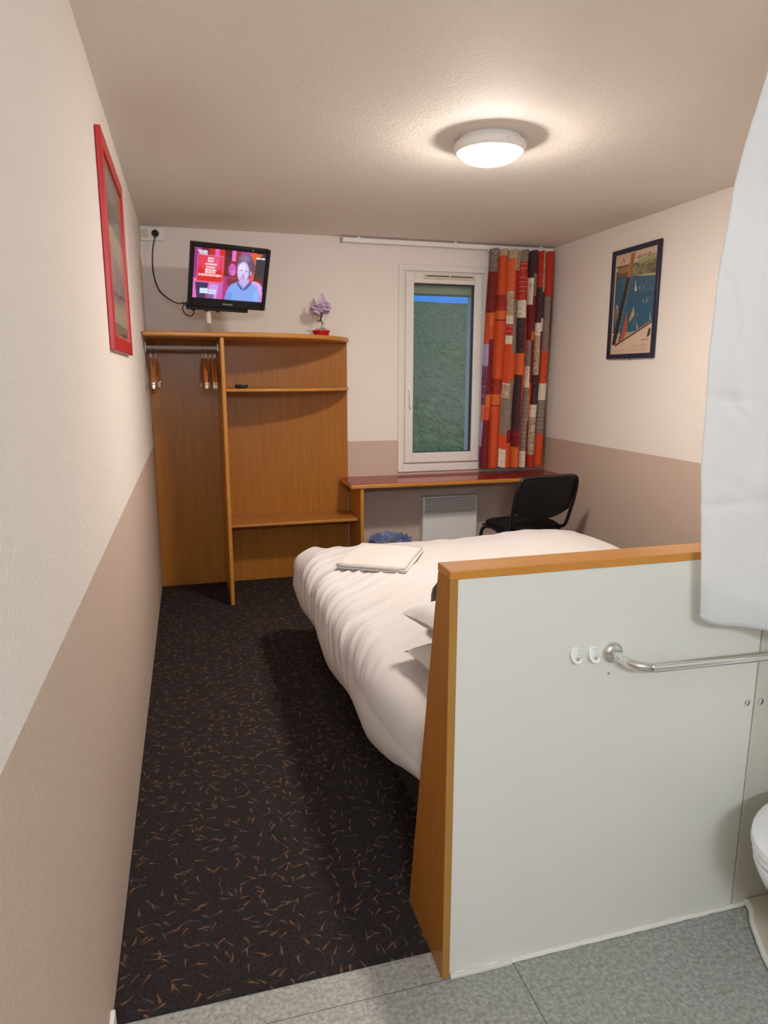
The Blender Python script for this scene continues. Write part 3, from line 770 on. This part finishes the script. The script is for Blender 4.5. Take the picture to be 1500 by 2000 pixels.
part('bottom_hem', tube(nb(), [h+Vector((0, 0, .004)) for h in hem], .0032, 6), 'showercloth', sct)
rl = thing('curtain_pole', 'white pole carrying the shower curtain, above the picture', 'rail', (1.8, 1.2, 2.375))
part('pole', tube(nb(), [(1.57, 1.335, 2.385), (2.128, 1.02, 2.385)], .012, 12), 'white_plastic', rl)
part('ceiling_stay', tube(nb(), [(1.60, 1.318, 2.385), (1.60, 1.318, H-.001)], .007, 10), 'white_plastic', rl)
for k in range(8):
    u = k/7; x, y = 1.60+u*.27, 1.322-u*.155
    bm = nb(); tube(bm, [(x+.017*math.cos(a)*.5, y+.017*math.cos(a)*.86, 2.378+.020*math.sin(a)) for a in [2*math.pi*i/16 for i in range(16)]], .0015, 6, closed=True)
    part('curtain_ring', bm, 'white_plastic', sct)

# ================================================================== WINDOW CURTAIN
def curtain_paint():
    p = Paint(300, 620, (176, 58, 26)); rng = random.Random(11)
    O, LO, DR, G, BE, WH, PL, RD_ = (198, 74, 30), (206, 98, 46), (112, 22, 22), (128, 112, 102), (176, 150, 124), (214, 202, 184), (66, 38, 44), (176, 44, 26)
    # (x0, x1, [(y0, y1, colour, motif)])
    cols = [
     (0, .055, [(0, .10, G, 1), (.10, .28, DR, 0), (.28, .42, O, 2), (.42, .52, (168, 150, 190), 0), (.52, .70, (120, 60, 100), 1), (.70, .78, (200, 120, 110), 2), (.78, .9, (170, 165, 215), 0), (.9, 1, (110, 60, 100), 1)]),  # lower lilac blocks: reverse-side pattern with the window's light painted into its colour
     (.055, .15, [(0, .10, G, 1), (.10, .22, DR, 0), (.22, .28, DR, 1), (.28, .34, LO, 0), (.34, .40, O, 0), (.40, .60, DR, 0), (.60, .65, DR, 1), (.65, .71, LO, 0), (.71, .77, O, 0), (.77, 1, DR, 0)]),
     (.15, .30, [(0, .03, BE, 0), (.03, .20, O, 2), (.20, .27, (150, 42, 24), 1), (.27, .31, LO, 0), (.31, .315, DR, 0), (.315, .37, O, 0), (.37, .58, O, 2), (.58, .65, (150, 42, 24), 1), (.65, .70, LO, 0), (.70, .705, DR, 0), (.705, .76, O, 0), (.76, 1, O, 2)]),
     (.30, .40, [(0, .04, BE, 0), (.04, .18, LO, 2), (.18, .29, BE, 1), (.29, .33, WH, 3), (.33, .38, RD_, 3), (.38, .42, WH, 0), (.42, .60, O, 2), (.60, .605, WH, 0), (.605, .67, BE, 1), (.67, .84, G, 0), (.84, .91, O, 0), (.91, 1, WH, 3)]),
     (.40, .50, [(0, .09, BE, 3), (.09, .22, RD_, 0), (.22, .30, G, 1), (.30, .46, G, 0), (.46, .58, O, 3), (.58, .66, G, 1), (.66, .82, G, 0), (.82, .88, DR, 1), (.88, 1, O, 2)]),
     (.50, .57, [(0, .05, G, 0), (.05, .22, RD_, 3), (.22, .30, WH, 1), (.30, .46, PL, 1), (.46, .56, LO, 0), (.56, .82, PL, 0), (.82, .90, DR, 1), (.90, 1, LO, 0)]),
     (.57, .63, [(0, .10, DR, 1), (.10, .16, O, 0), (.16, .42, O, 2), (.42, .50, RD_, 1), (.50, .85, O, 0), (.85, 1, O, 2)]),
     (.63, .69, [(0, .12, PL, 0), (.12, .18, WH, 1), (.18, .24, WH, 0), (.24, .40, DR, 0), (.40, .52, G, 3), (.52, .58, WH, 1), (.58, .62, WH, 0), (.62, .92, G, 3), (.92, 1, WH, 1)]),
     (.69, .76, [(0, .10, PL, 0), (.10, .20, G, 1), (.20, .36, DR, 0), (.36, .40, LO, 0), (.40, .60, DR, 0), (.60, .66, O, 1), (.66, .78, LO, 0), (.78, 1, DR, 0)]),
     (.76, .83, [(0, .16, RD_, 0), (.16, .32, PL, 1), (.32, .38, WH, 1), (.38, .56, BE, 1), (.56, .70, PL, 1), (.70, .76, WH, 3), (.76, .94, BE, 1), (.94, 1, RD_, 0)]),
     (.83, .89, [(0, .18, BE, 1), (.18, .30, PL, 1), (.30, .36, WH, 2), (.36, .58, DR, 0), (.58, .84, PL, 1), (.84, 1, RD_, 1)]),
     (.89, .96, [(0, .20, RD_, 0), (.20, .30, G, 0), (.30, .45, G, 0), (.45, .60, O, 2), (.60, .68, WH, 0), (.68, .84, G, 3), (.84, 1, O, 0)]),
     (.96, 1.01, [(0, .2, RD_, 0), (.2, .55, DR, 0), (.55, 1, DR, 0)])]
    for x0, x1, bl in cols:
        for y0, y1, c, mo in bl:
            p.rect(x0, y0, x1, y1, c)
            dk_ = tuple(int(v*.5) for v in c); lt = tuple(min(235, int(v*1.35)+25) for v in c)
            if c == RD_ and mo == 3: lt = WH
            if mo == 1:
                for k in range(int((y1-y0)*260)):
                    xx = x0+rng.random()*(x1-x0)*.8; yy = y0+rng.random()*(y1-y0)*.95
                    p.line(xx, yy, min(x1, xx+(rng.random()-.3)*.03), yy+(rng.random()-.5)*.012, .006, dk_ if rng.random() < .6 else lt, .75, 2.4)
            if mo == 2:
                for k in range(int((y1-y0)/.014)):
                    p.ell(x0+(x1-x0)*(.62+.2*(k % 2)), y0+.007+k*.014, .006, .003, tuple(int(v*.65) for v in c), .8)
            if mo == 3:
                for k in range(max(2, int((y1-y0)/.010))):
                    p.line(x0+.004, y0+k*.010, x1-.004, y0+k*.010, .0035, lt if k % 2 else dk_, .6, 2.4)
            p.line(x0, y0, x1, y0, .003, dk_, .6, 2.4)
            for k in range(int((y1-y0)*90)):
                xx = x0+rng.random()*(x1-x0); yy = y0+rng.random()*(y1-y0); p.line(xx, yy, xx+.001, min(y1, yy+.012), .0035, dk_ if rng.random() < .7 else lt, .35, 2.4)
        p.line(x0, 0, x0, 1, .003, (90, 20, 20), .5)
    return p.out()
NU, NV = 300, 620
CT, CB_ = 2.425, .800
def wcur(u, v):
    z = CB_+v*(CT-CB_)
    top = v**3
    x0 = 2.408+.035*v; x1 = 2.955+.025*v
    ph = u*2*math.pi*7.0 + .9*math.sin(u*7+.6) + 1.1*noise.noise((u*3, z*.9, 0)) + .6*noise.noise((u*6, z*2.2, 4))*(1-top)
    a = .026*(1-.35*top)*(.65+.7*(.5+.5*math.sin(u*11+1)))
    s = math.sin(ph); s = math.copysign(abs(s)**.8, s)
    y = Bk-.115 + a*s + .008*noise.noise((u*5, z*2, 3))
    # pinch pleats at the top
    pl_ = max(0, (v-.93)/.07)
    y += pl_*.010*math.sin(ph*2)
    x = x0+(x1-x0)*u + .010*math.cos(ph)*(1-u*(1-u)*0) + .006*noise.noise((u*3, z*1.5, 7))
    zz = z + (.006*math.sin(ph+.7))*(1-v) - .004*pl_*math.sin(ph)
    return (x, y, zz)
wc = thing('window_curtain', 'red and orange patchwork curtain drawn to the right of the window', 'curtain', (2.68, Bk-.115, CB_))
me = grid_mesh('cloth', wcur, NU, NV, curtain_paint())
o = part_me('cloth', me, paint_mat('patchwork_print', .85), wc)
so = o.modifiers.new('thick', 'SOLIDIFY'); so.thickness = .0015; so.offset = 0
for k in range(8):
    x = 2.46+k*.068; part('glider', B(x-.004, x+.004, Bk-.075, Bk-.060, CT-.012, CT+.006), 'white_plastic', wc)
tr = thing('curtain_track', 'long white curtain track on the back wall just below the ceiling', 'track', (2.2, Bk, 2.43))
part('track', B(1.352, 3.005, Bk-.062, Bk-.020, CT+.004, CT+.034), 'white_plastic', tr, bev=.004, seg=3)
part('end_cap', B(1.342, 1.352, Bk-.064, Bk-.018, CT+.002, CT+.036), 'greyrail', tr, bev=.002)
for x in (1.47, 2.2, 2.9): part('wall_clip', B(x-.012, x+.012, Bk-.055, Bk-.001, CT+.034, CT+.044), 'white_plastic', tr, bev=.001)

# ================================================================== TELEVISION
TC, TYAW, TTILT, TROLL, TW, TH = Vector((.528, 4.475, 2.087)), .171, .40, -.028, .478, .373
R3 = Vector((math.cos(TYAW), math.sin(TYAW), 0)); N3 = Vector((math.sin(TYAW), -math.cos(TYAW), 0))
U3 = (Vector((0, 0, 1))*math.cos(TTILT) + N3*math.sin(TTILT)); N3 = R3.cross(U3)
Ra = math.cos(TROLL)*R3+math.sin(TROLL)*U3; Ua = -math.sin(TROLL)*R3+math.cos(TROLL)*U3
tvm = Matrix(((Ra.x, Ua.x, N3.x, TC.x), (Ra.y, Ua.y, N3.y, TC.y), (Ra.z, Ua.z, N3.z, TC.z), (0, 0, 0, 1)))
tv = thing('television', 'small black flat television tilted down, switched on, on a bracket above the wardrobe', 'television'); tv.matrix_world = tvm
# local: x right, y up, z towards viewer
def frame2(w, h, l, r, t, b, z0, z1):
    bm = nb(); box(bm, -w/2, -w/2+l, -h/2, h/2, z0, z1); box(bm, w/2-r, w/2, -h/2, h/2, z0, z1)
    box(bm, -w/2+l, w/2-r, h/2-t, h/2, z0, z1); box(bm, -w/2+l, w/2-r, -h/2, -h/2+b, z0, z1); return bm
SW, SH = TW-.050, TH-.078
obj('bezel', frame2(TW, TH, .024, .024, .026, .052, -.012, .006), 'black', tv, bev=.004, seg=3)
bm = nb(); box(bm, -TW/2+.003, TW/2-.003, -TH/2+.003, TH/2-.003, -.045, -.012); box(bm, -.16, .16, -.12, .13, -.07, -.045)
obj('rear_housing', bm, 'black_matt', tv, bev=.006, seg=3)
def tv_paint():
    p = Paint(170, 128, (60, 14, 34)); rng = random.Random(5)
    for k, (x0, x1, c) in enumerate([(0, .1, (150, 40, 130)), (.1, .2, (90, 18, 60)), (.2, .28, (190, 30, 20)), (.28, .34, (235, 90, 190)), (.34, .42, (210, 30, 22)), (.42, .52, (70, 10, 20)), (.52, .57, (240, 110, 205)), (.57, .64, (140, 40, 30)), (.64, .8, (170, 60, 150)), (.8, .86, (225, 80, 25)), (.86, 1, (40, 38, 46))]):
        p.rect(x0, 0, x1, .62, c)
    p.rect(.42, .14, .52, .7, (95, 14, 30)); p.ell(.75, .25, .10, .2, (175, 80, 165), .8, .3)
    p.poly([(.78, .02), (.95, .02), (.83, .45), (.81, .45)], (225, 90, 30)); p.poly([(.86, .1), (1, .05), (1, .85), (.84, .75)], (42, 42, 50))
    p.ell(.93, .58, .05, .08, (120, 24, 16), .9, .3)
    p.rect(0, .6, .43, 1, (225, 110, 185)); p.rect(.3, .6, .42, 1, (200, 90, 180)); p.rect(.42, .52, .56, 1, (175, 40, 120))
    p.poly([(.03, .68), (.22, .68), (.17, 1), (.06, 1)], (45, 32, 90)); p.poly([(.24, .72), (.36, .7), (.33, 1), (.2, 1)], (205, 150, 225))
    p.rect(.07, .90, .30, 1, (60, 30, 80), .7)
    # red caption panel with rows of small white text
    p.rect(.045, .135, .405, .665, (225, 120, 140)); p.rect(.052, .145, .398, .42, (222, 52, 88)); p.rect(.052, .42, .398, .655, (218, 14, 10))
    p.rect(.28, .145, .345, .38, (240, 90, 150), .6); p.rect(.052, .36, .12, .44, (190, 20, 50), .5)
    for y, a, b in ((.20, .19, .27), (.255, .19, .27), (.315, .16, .31), (.37, .17, .29), (.425, .16, .31), (.475, .16, .30), (.53, .07, .385)):
        x = a
        while x < b:
            w_ = .012+rng.random()*.012; p.rect(x, y-.019, min(b, x+w_), y+.017, (250, 225, 230), .95); x += w_+.004
    p.rect(.10, .80, .21, .90, (225, 235, 255)); p.rect(.225, .81, .33, .91, (215, 215, 250))
    p.line(.12, .85, .19, .85, .02, (120, 190, 220), .7); p.line(.245, .86, .31, .86, .02, (150, 170, 230), .7)
    for k in range(3): p.line(.055+.012*k, .06+.028*k, .17, .065+.028*k, .022, (240, 225, 240), .9)
    # woman behind
    p.ell(.545, .38, .085, .17, (130, 16, 36)); p.ell(.535, .38, .050, .125, (205, 85, 200)); p.ell(.555, .42, .03, .07, (225, 120, 190), .7, .3)
    p.ell(.52, .36, .008, .012, (90, 30, 90)); p.ell(.552, .36, .008, .012, (90, 30, 90)); p.rect(.47, .56, .60, .70, (120, 20, 60))
    # chair back, man
    p.ell(.87, .80, .13, .22, (225, 160, 225)); p.rect(.80, .86, 1.0, 1.0, (215, 130, 205))
    p.poly([(.45, 1), (.48, .80), (.53, .68), (.64, .60), (.78, .60), (.90, .68), (.95, .82), (.96, 1)], (128, 165, 240))
    p.poly([(.45, 1), (.50, .82), (.56, .84), (.54, 1)], (110, 150, 232)); p.poly([(.86, .80), (.93, .74), (.95, 1), (.88, 1)], (140, 180, 250))
    p.poly([(.64, .56), (.79, .54), (.78, .64), (.72, .73), (.65, .63)], (200, 170, 235)); p.poly([(.62, .61), (.70, .74), (.72, .78), (.68, .77), (.61, .66)], (72, 88, 150)); p.poly([(.80, .58), (.72, .73), (.72, .78), (.77, .74), (.83, .62)], (72, 88, 150))
    p.ell(.72, .27, .125, .22, (104, 82, 112)); p.ell(.66, .14, .06, .06, (92, 72, 104)); p.ell(.80, .33, .05, .12, (90, 60, 90)); p.ell(.70, .14, .07, .07, (140, 118, 150), .9, .3)
    p.ell(.69, .41, .082, .205, (215, 195, 245)); p.ell(.665, .32, .05, .08, (238, 226, 255), .9, .4); p.poly([(.76, .28), (.80, .22), (.82, .42), (.785, .48)], (112, 78, 110))
    p.ell(.665, .375, .016, .012, (130, 100, 170)); p.ell(.735, .385, .016, .012, (130, 100, 170)); p.ell(.695, .47, .014, .02, (175, 140, 205)); p.ell(.69, .53, .030, .010, (130, 80, 135)); p.ell(.69, .50, .03, .008, (150, 110, 165), .7)
    p.ell(.69, .57, .04, .04, (190, 165, 225), .8, .4); p.ell(.80, .42, .014, .04, (205, 175, 235))
    p.rect(.86, .095, .99, .125, (240, 235, 245)); p.rect(.925, .095, .935, .125, (60, 50, 60))
    p.rect(.98, 0, 1, .8, (38, 34, 44), .8)
    # soften
    a = p.a
    for _ in range(1): a = (a+np.roll(a, 1, 0)+np.roll(a, -1, 0)+np.roll(a, 1, 1)+np.roll(a, -1, 1))/5
    p.a[1:-1, 1:-1] = a[1:-1, 1:-1]; return p.out()
SCX, SCY = 0.0, .013
me = grid_mesh('screen', lambda u, v: ((-SW/2+SW*u)+SCX, (-SH/2+SH*v)+SCY, -.001), 170, 128, tv_paint())
link_mesh('screen', me, paint_mat('lit_screen', .2, emit=SCREEN_E), tv)
def text_mesh(name, txt, size, mat, parent, loc, rot=(0, 0, 0), ext=.0006):
    cu = bpy.data.curves.new(name, 'FONT'); cu.body = txt; cu.size = size; cu.extrude = ext; cu.align_x = 'CENTER'; cu.align_y = 'CENTER'
    tmp = bpy.data.objects.new('tmp', cu); me = bpy.data.meshes.new_from_object(tmp); bpy.data.objects.remove(tmp)
    o = bpy.data.objects.new(name, me); col.objects.link(o); me.materials.append(M[mat]); o.parent = parent; o.location = loc; o.rotation_euler = rot; return o
text_mesh('brand_lettering', 'SAMSUNG', .0135, 'lettering', tv, (0, -TH/2+.024, .0066))
bm = nb(); lathe(bm, [(.004, 0), (.004, .001), (0, .001)], (.13, TH/2-.012, .0055), 10); obj('indicator', bm, 'greyrail', tv)
# bracket: tray under the set, stub, arm and wall plate
br = thing('television_bracket', 'black tray bracket with a short white post holding the television', 'bracket'); br.matrix_world = tvm
bm = nb(); box(bm, -TW/2-.003, .135, -TH/2-.026, -TH/2-.004, -.055, -.006)
for x in (-.20, -.12, -.05): obj('tray_lug', B(x-.010, x+.010, -TH/2-.036, -TH/2-.0262, -.04, -.015), 'black_matt', br, bev=.002)
obj('tray', bm, 'black_matt', br, bev=.003)
inv = tvm.inverted()
pb = tvm @ Vector((-.105, -TH/2-.03, -.045))
bm = nb(); tube(bm, [inv @ (pb+Vector((0, 0, .01))), inv @ (pb+Vector((0, 0, -.085)))], .017, 18)
obj('post', bm, 'ivory', br)
bm = nb(); tube(bm, [inv @ (pb+Vector((0, .0, .03))), inv @ Vector((pb.x+.02, Bk-.012, pb.z+.09))], .014, 12); obj('arm', bm, 'white_plastic', br)
bm = nb(); mt = inv
box(bm, pb.x-.02, pb.x+.06, Bk-.012, Bk-.001, pb.z+.03, pb.z+.16, mtx=mt); obj('wall_plate', bm, 'white_plastic', br)

# socket, plug and cable
sk = thing('wall_socket', 'white socket box in the top left corner of the back wall', 'socket', (.08, Bk, 2.42))
part('housing', B(.003, .152, Bk-.030, Bk-.001, 2.378, 2.458), 'white_plastic', sk, bev=.003)
mt = Matrix.Translation((.097, Bk-.0302, 2.421)) @ Matrix.Rotation(math.pi/2, 4, 'X')
part('socket_ring', lathe(nb(), [(.026, 0), (.026, .002), (.020, .002), (.019, -.001)], (0, 0, 0), 24, mtx=mt), 'ivory', sk)
bm = nb(); box(bm, .008, .052, Bk-.0318, Bk-.0298, 2.392, 2.446); part('switch_plate', bm, 'ivory', sk, bev=.001)
pc = thing('power_cable', 'black plug and looping black cable running from the socket to the television', 'cable', (.097, Bk-.03, 2.421))
part('plug', lathe(nb(), [(.021, 0), (.022, .008), (.020, .024), (.012, .034), (0, .035)], (0, 0, 0), 24, mtx=mt), 'black_matt', pc)
pts = smooth_path([(.097, Bk-.06, 2.415), (.094, Bk-.07, 2.385), (.078, Bk-.075, 2.32), (.070, Bk-.075, 2.22), (.078, Bk-.08, 2.13), (.105, Bk-.09, 2.055), (.155, Bk-.12, 2.005), (.205, Bk-.20, 1.97), (.24, Bk-.32, 1.955), (.27, Bk-.43, 1.945), (.30, Bk-.50, 1.95)], 8)
part('cord', tube(nb(), pts, .0045, 8), 'cable', pc)
pts = smooth_path([(.30, Bk-.50, 1.965), (.262, Bk-.48, 1.94), (.245, Bk-.46, 1.91), (.262, Bk-.46, 1.878), (.295, Bk-.47, 1.868), (.312, Bk-.48, 1.892), (.29, Bk-.48, 1.925), (.245, Bk-.45, 1.95)], 8)
part('cord_loop', tube(nb(), pts, .0035, 8), 'cable', pc)

# ================================================================== FLOWER
fl = thing('potted_flower', 'small lilac netting flower in a red pot on top of the wardrobe', 'flower', (1.16, 4.865, TOPZ))
FX, FY = 0, 0
obj('pot', lathe(nb(), [(0, 0), (.048, 0), (.050, .003), (.058, .034), (.064, .037), (.064, .041), (.055, .041), (.052, .034), (0, .032)], (0, 0, 0), 36), 'pot', fl)
bm = nb(); rng = random.Random(2)
for k in range(34):
    a, r = rng.random()*6.28, .045*math.sqrt(rng.random()); bmesh.ops.create_icosphere(bm, subdivisions=1, radius=.008+.005*rng.random(), matrix=Matrix.Translation((r*math.cos(a), r*math.sin(a), .040+.016*(1-r/.045))))
obj('pebbles', bm, 'pebble', fl)
obj('stem', tube(nb(), smooth_path([(.004, 0, .045), (.010, 0, .09), (-.002, 0, .115), (.006, 0, .15), (.004, 0, .18)], 5), .0055, 8), 'stem', fl)
for r_, c_ in ((.014, (.010, -.01, .070)), (.010, (.014, -.01, .098))):
    bm = nb(); bmesh.ops.create_uvsphere(bm, u_segments=14, v_segments=10, radius=r_, matrix=Matrix.Translation(c_)); obj('bead', bm, 'bead', fl)
for k, (az, s) in enumerate(((2.6, 1), (.6, .9))):
    bm = nb(); c = Vector((.010+.018*math.cos(az), -.004, .100+.012*k))
    prism(bm, [(c.x-.003, c.z), (c.x+.018*math.cos(az)-.010, c.z+.006), (c.x+.022*math.cos(az), c.z+.014), (c.x+.008, c.z+.006)], 'y', -.008, -.005); obj('leaf', bm, 'stem', fl)
def petal(c, d, w, l, curl, seed):
    n = 13; bm = nb(); z = d.normalized(); xax = z.cross(Vector((.2, .3, 1))).normalized(); yax = z.cross(xax)
    V = []
    for j in range(n):
        t = j/(n-1); row = []
        for i in range(n):
            u = -1+2*i/(n-1)
            ww = w*math.sin(math.pi*(.08+.84*t))**.6
            p = c + z*(l*t) + xax*(u*ww) + yax*(curl*(u*u-.4)*math.sin(math.pi*t)) + yax*(.005*noise.noise((u*4+seed, t*5, seed)))
            p += xax*(.003*math.sin(9*t+seed))
            row.append(bm.verts.new(p))
        V.append(row)
    for j in range(n-1):
        for i in range(n-1): bm.faces.new((V[j][i], V[j][i+1], V[j+1][i+1], V[j+1][i]))
    return bm
rng = random.Random(8); k = 0
for cx, cy, cz, R0, cnt in ((-.026, 0, .185, .040, 13), (.024, 0, .195, .038, 13)):
    for q in range(cnt):
        zz = -.85+1.75*q/(cnt-1); az = q*2.4+cx*40
        d = Vector((math.cos(az)*math.sqrt(max(.05, 1-zz*zz)), math.sin(az)*math.sqrt(max(.05, 1-zz*zz)), zz))
        o = obj('petal', petal(Vector((cx, cy, cz))+d*.006, d, R0*.80, R0*(1.0+.18*rng.random()), R0*.75, k*1.7), 'flower', fl)
        so = o.modifiers.new('t', 'SOLIDIFY'); so.thickness = .0010; k += 1
for c, d, w, l in (((.006, 0, .205), (.10, .1, 1), .020, .085), ((-.03, .01, .21), (-.35, .1, .9), .016, .050), ((.04, .02, .19), (1, .3, .25), .018, .050)):
    o = obj('petal', petal(Vector(c), Vector(d), w, l, .010, k*1.7), 'flower', fl); k += 1
    so = o.modifiers.new('t', 'SOLIDIFY'); so.thickness = .0010

# ================================================================== PICTURES
def poster_paint():
    p = Paint(110, 210, (214, 186, 160)); rng = random.Random(9); A = 1.55
    p.rect(.02, .015, .98, .985, (206, 182, 158))
    p.rect(.04, .16, .96, .78, (46, 92, 116))
    for k in range(260):                                            # ripples
        x, y = .05+rng.random()*.88, .2+rng.random()*.62
        c = rng.choice([(58, 112, 138), (36, 78, 108), (84, 112, 128), (40, 100, 110), (70, 84, 120), (96, 128, 140)])
        p.line(x, y, x+(rng.random()-.5)*.10, y+.012*(rng.random()), .018, c, .6, A)
    # far shore, hills
    p.poly([(.40, .12), (.96, .085), (.96, .27), (.75, .25), (.5, .22), (.38, .24)], (128, 130, 84))
    p.poly([(.55, .10), (.96, .07), (.96, .12), (.55, .14)], (156, 160, 122))
    for k in range(46):
        p.ell(.45+rng.random()*.48, .13+rng.random()*.10, .03+.03*rng.random(), .012+.012*rng.random(), rng.choice([(82, 84, 62), (96, 98, 66), (150, 148, 92), (66, 62, 56), (142, 116, 84)]), .7, .4)
    p.poly([(.52, .235), (.96, .255), (.96, .275), (.6, .25)], (182, 164, 118))
    # quay cart and mast at the top left
    p.rect(.04, .115, .34, .135, (104, 74, 48)); p.rect(.08, .135, .34, .21, (152, 122, 66)); p.rect(.04, .19, .36, .24, (92, 70, 58)); p.rect(.04, .21, .3, .215, (150, 130, 110))
    p.line(.14, .10, .20, .05, .02, (190, 100, 70), .9, A); p.line(.20, .05, .24, .09, .018, (120, 110, 70), .9, A); p.line(.17, .08, .23, .075, .012, (190, 100, 70), .9, A)
    p.poly([(.37, .02), (.48, .015), (.40, .24), (.31, .24)], (172, 106, 52)); p.line(.43, .04, .37, .22, .012, (120, 62, 28), .9, A); p.line(.40, .03, .35, .2, .008, (210, 150, 80), .9, A)
    # dark leaning hull line running down the left
    p.poly([(.30, .25), (.39, .25), (.12, .90), (.03, .90), (.04, .86)], (48, 34, 44)); p.line(.395, .25, .145, .90, .010, (150, 150, 96), .9, A)
    p.poly([(.04, .55), (.12, .5), (.16, .62), (.08, .68)], (112, 112, 86)); p.line(.10, .5, .14, .58, .02, (196, 190, 176), .8, A)
    # sails
    for x, y, s, c in ((.52, .36, .075, (198, 206, 214)), (.62, .37, .03, (170, 176, 150)), (.71, .37, .03, (160, 176, 150)), (.80, .50, .04, (186, 170, 130)), (.72, .50, .03, (196, 188, 170)), (.90, .40, .04, (150, 110, 100)), (.60, .62, .03, (150, 186, 200)), (.62, .74, .045, (196, 190, 180)), (.90, .66, .055, (170, 184, 100)), (.30, .50, .03, (150, 90, 70))):
        p.poly([(x, y-s), (x+s*.55, y+s*.35), (x-.004, y+s*.42)], c); p.line(x-.01, y+s*.5, x+s*.6, y+s*.45, .012, (70, 60, 60), .6, A)
    p.poly([(.40, .50), (.47, .56), (.30, .86), (.18, .89), (.28, .68)], (46, 92, 116)); p.poly([(.36, .58), (.40, .72), (.33, .86), (.23, .88), (.29, .74)], (178, 86, 48)); p.poly([(.52, .53), (.55, .62), (.44, .68), (.43, .66)], (196, 168, 90)); p.line(.46, .64, .52, .56, .02, (206, 130, 70), .8, A)
    # boom and deck
    p.poly([(.15, .885), (.97, .70), (.97, .985), (.04, .985), (.04, .91)], (214, 188, 164)); p.line(.12, .905, .96, .70, .035, (92, 66, 48), 1, A); p.line(.2, .875, .96, .69, .014, (188, 142, 96), .9, A)
    p.poly([(.90, .76), (.95, .77), (.93, .83), (.86, .85)], (60, 60, 58)); p.rect(.74, .86, .92, .875, (176, 110, 90), .7)
    # lettering too small and worn to read: coloured strokes
    p.scribble(.50, .050, .92, .085, (112, 66, 44), 13, rng, .9, .012, A)
    for y in (.908, .925): p.scribble(.52, y, .92, y+.008, (150, 110, 96), 14, rng, .7, .006, A)
    for y in (.948, .963): p.scribble(.07, y, .93, y+.007, (168, 96, 76) if y < .955 else (140, 110, 100), 30, rng, .7, .006, A)
    return p.out()
pr = thing('framed_poster', 'tall poster of sailing boats in a dark navy frame on the right wall', 'picture', (W_, 3.99, 1.962))
PY0, PY1, PZ0, PZ1 = 3.741, 4.238, 1.617, 2.311
def wall_frame(x0, x1, y0, y1, z0, z1, w):
    bm = nb(); box(bm, x0, x1, y0, y0+w, z0, z1); box(bm, x0, x1, y1-w, y1, z0, z1); box(bm, x0, x1, y0+w, y1-w, z0, z0+w); box(bm, x0, x1, y0+w, y1-w, z1-w, z1); return bm
part('frame', wall_frame(W_-.020, W_-.001, PY0, PY1, PZ0, PZ1, .030), 'navy', pr, bev=.003)
me = grid_mesh('print', lambda u, v: (W_-.008, (PY1-.029)-(PY1-PY0-.058)*u, PZ0+.029+(PZ1-PZ0-.058)*v), 110, 210, poster_paint())
part_me('print', me, paint_mat('poster_print', .35, coat=.3), pr)
part('backing', B(W_-.007, W_-.001, PY0+.005, PY1-.005, PZ0+.005, PZ1-.005), 'black_matt', pr)
part('retaining_clip', B(W_-.012, W_-.001, 3.985, 4.0, PZ0-.010, PZ0-.0005), 'steel', pr, bev=.001)
def left_paint():
    p = Paint(60, 90, (150, 138, 122)); rng = random.Random(4)
    p.rect(0, 0, 1, .34, (128, 124, 114)); p.rect(0, .20, 1, .36, (108, 106, 100)); p.rect(0, .36, 1, .52, (168, 156, 130))
    p.rect(0, .52, 1, .78, (132, 118, 106)); p.rect(0, .78, 1, .90, (162, 148, 124)); p.rect(0, .90, 1, 1, (92, 90, 88))
    for k in range(26): p.ell(rng.random(), .45+rng.random()*.4, .10, .03, rng.choice([(140, 150, 120), (120, 104, 98), (176, 162, 134), (110, 116, 108)]), .5, .5)
    p.line(.0, .745, 1, .70, .02, (80, 72, 66), .9); p.line(.2, .36, .62, .60, .02, (116, 120, 100), .7)
    p.put((p.X < .05) | (p.X > .95) | (p.Y < .03) | (p.Y > .97), (190, 150, 142)); return p.out()
pl_ = thing('framed_picture', 'picture in a bright red frame hanging on the left wall', 'picture', (0, 2.98, 1.95))
LY0, LY1, LZ0, LZ1 = 2.585, 3.375, 1.592, 2.300
part('frame', wall_frame(.001, .020, LY0, LY1, LZ0, LZ1, .052), 'red', pl_, bev=.003)
me = grid_mesh('print', lambda u, v: (.010, LY0+.045+(LY1-LY0-.09)*u, LZ0+.045+(LZ1-LZ0-.09)*v), 60, 90, left_paint())
part_me('print', me, paint_mat('faded_print', .3, coat=.4), pl_)
part('backing', B(.001, .008, LY0+.01, LY1-.01, LZ0+.01, LZ1-.01), 'black_matt', pl_)

for o in bpy.data.objects:
    if '_w' in o: del o['_w']
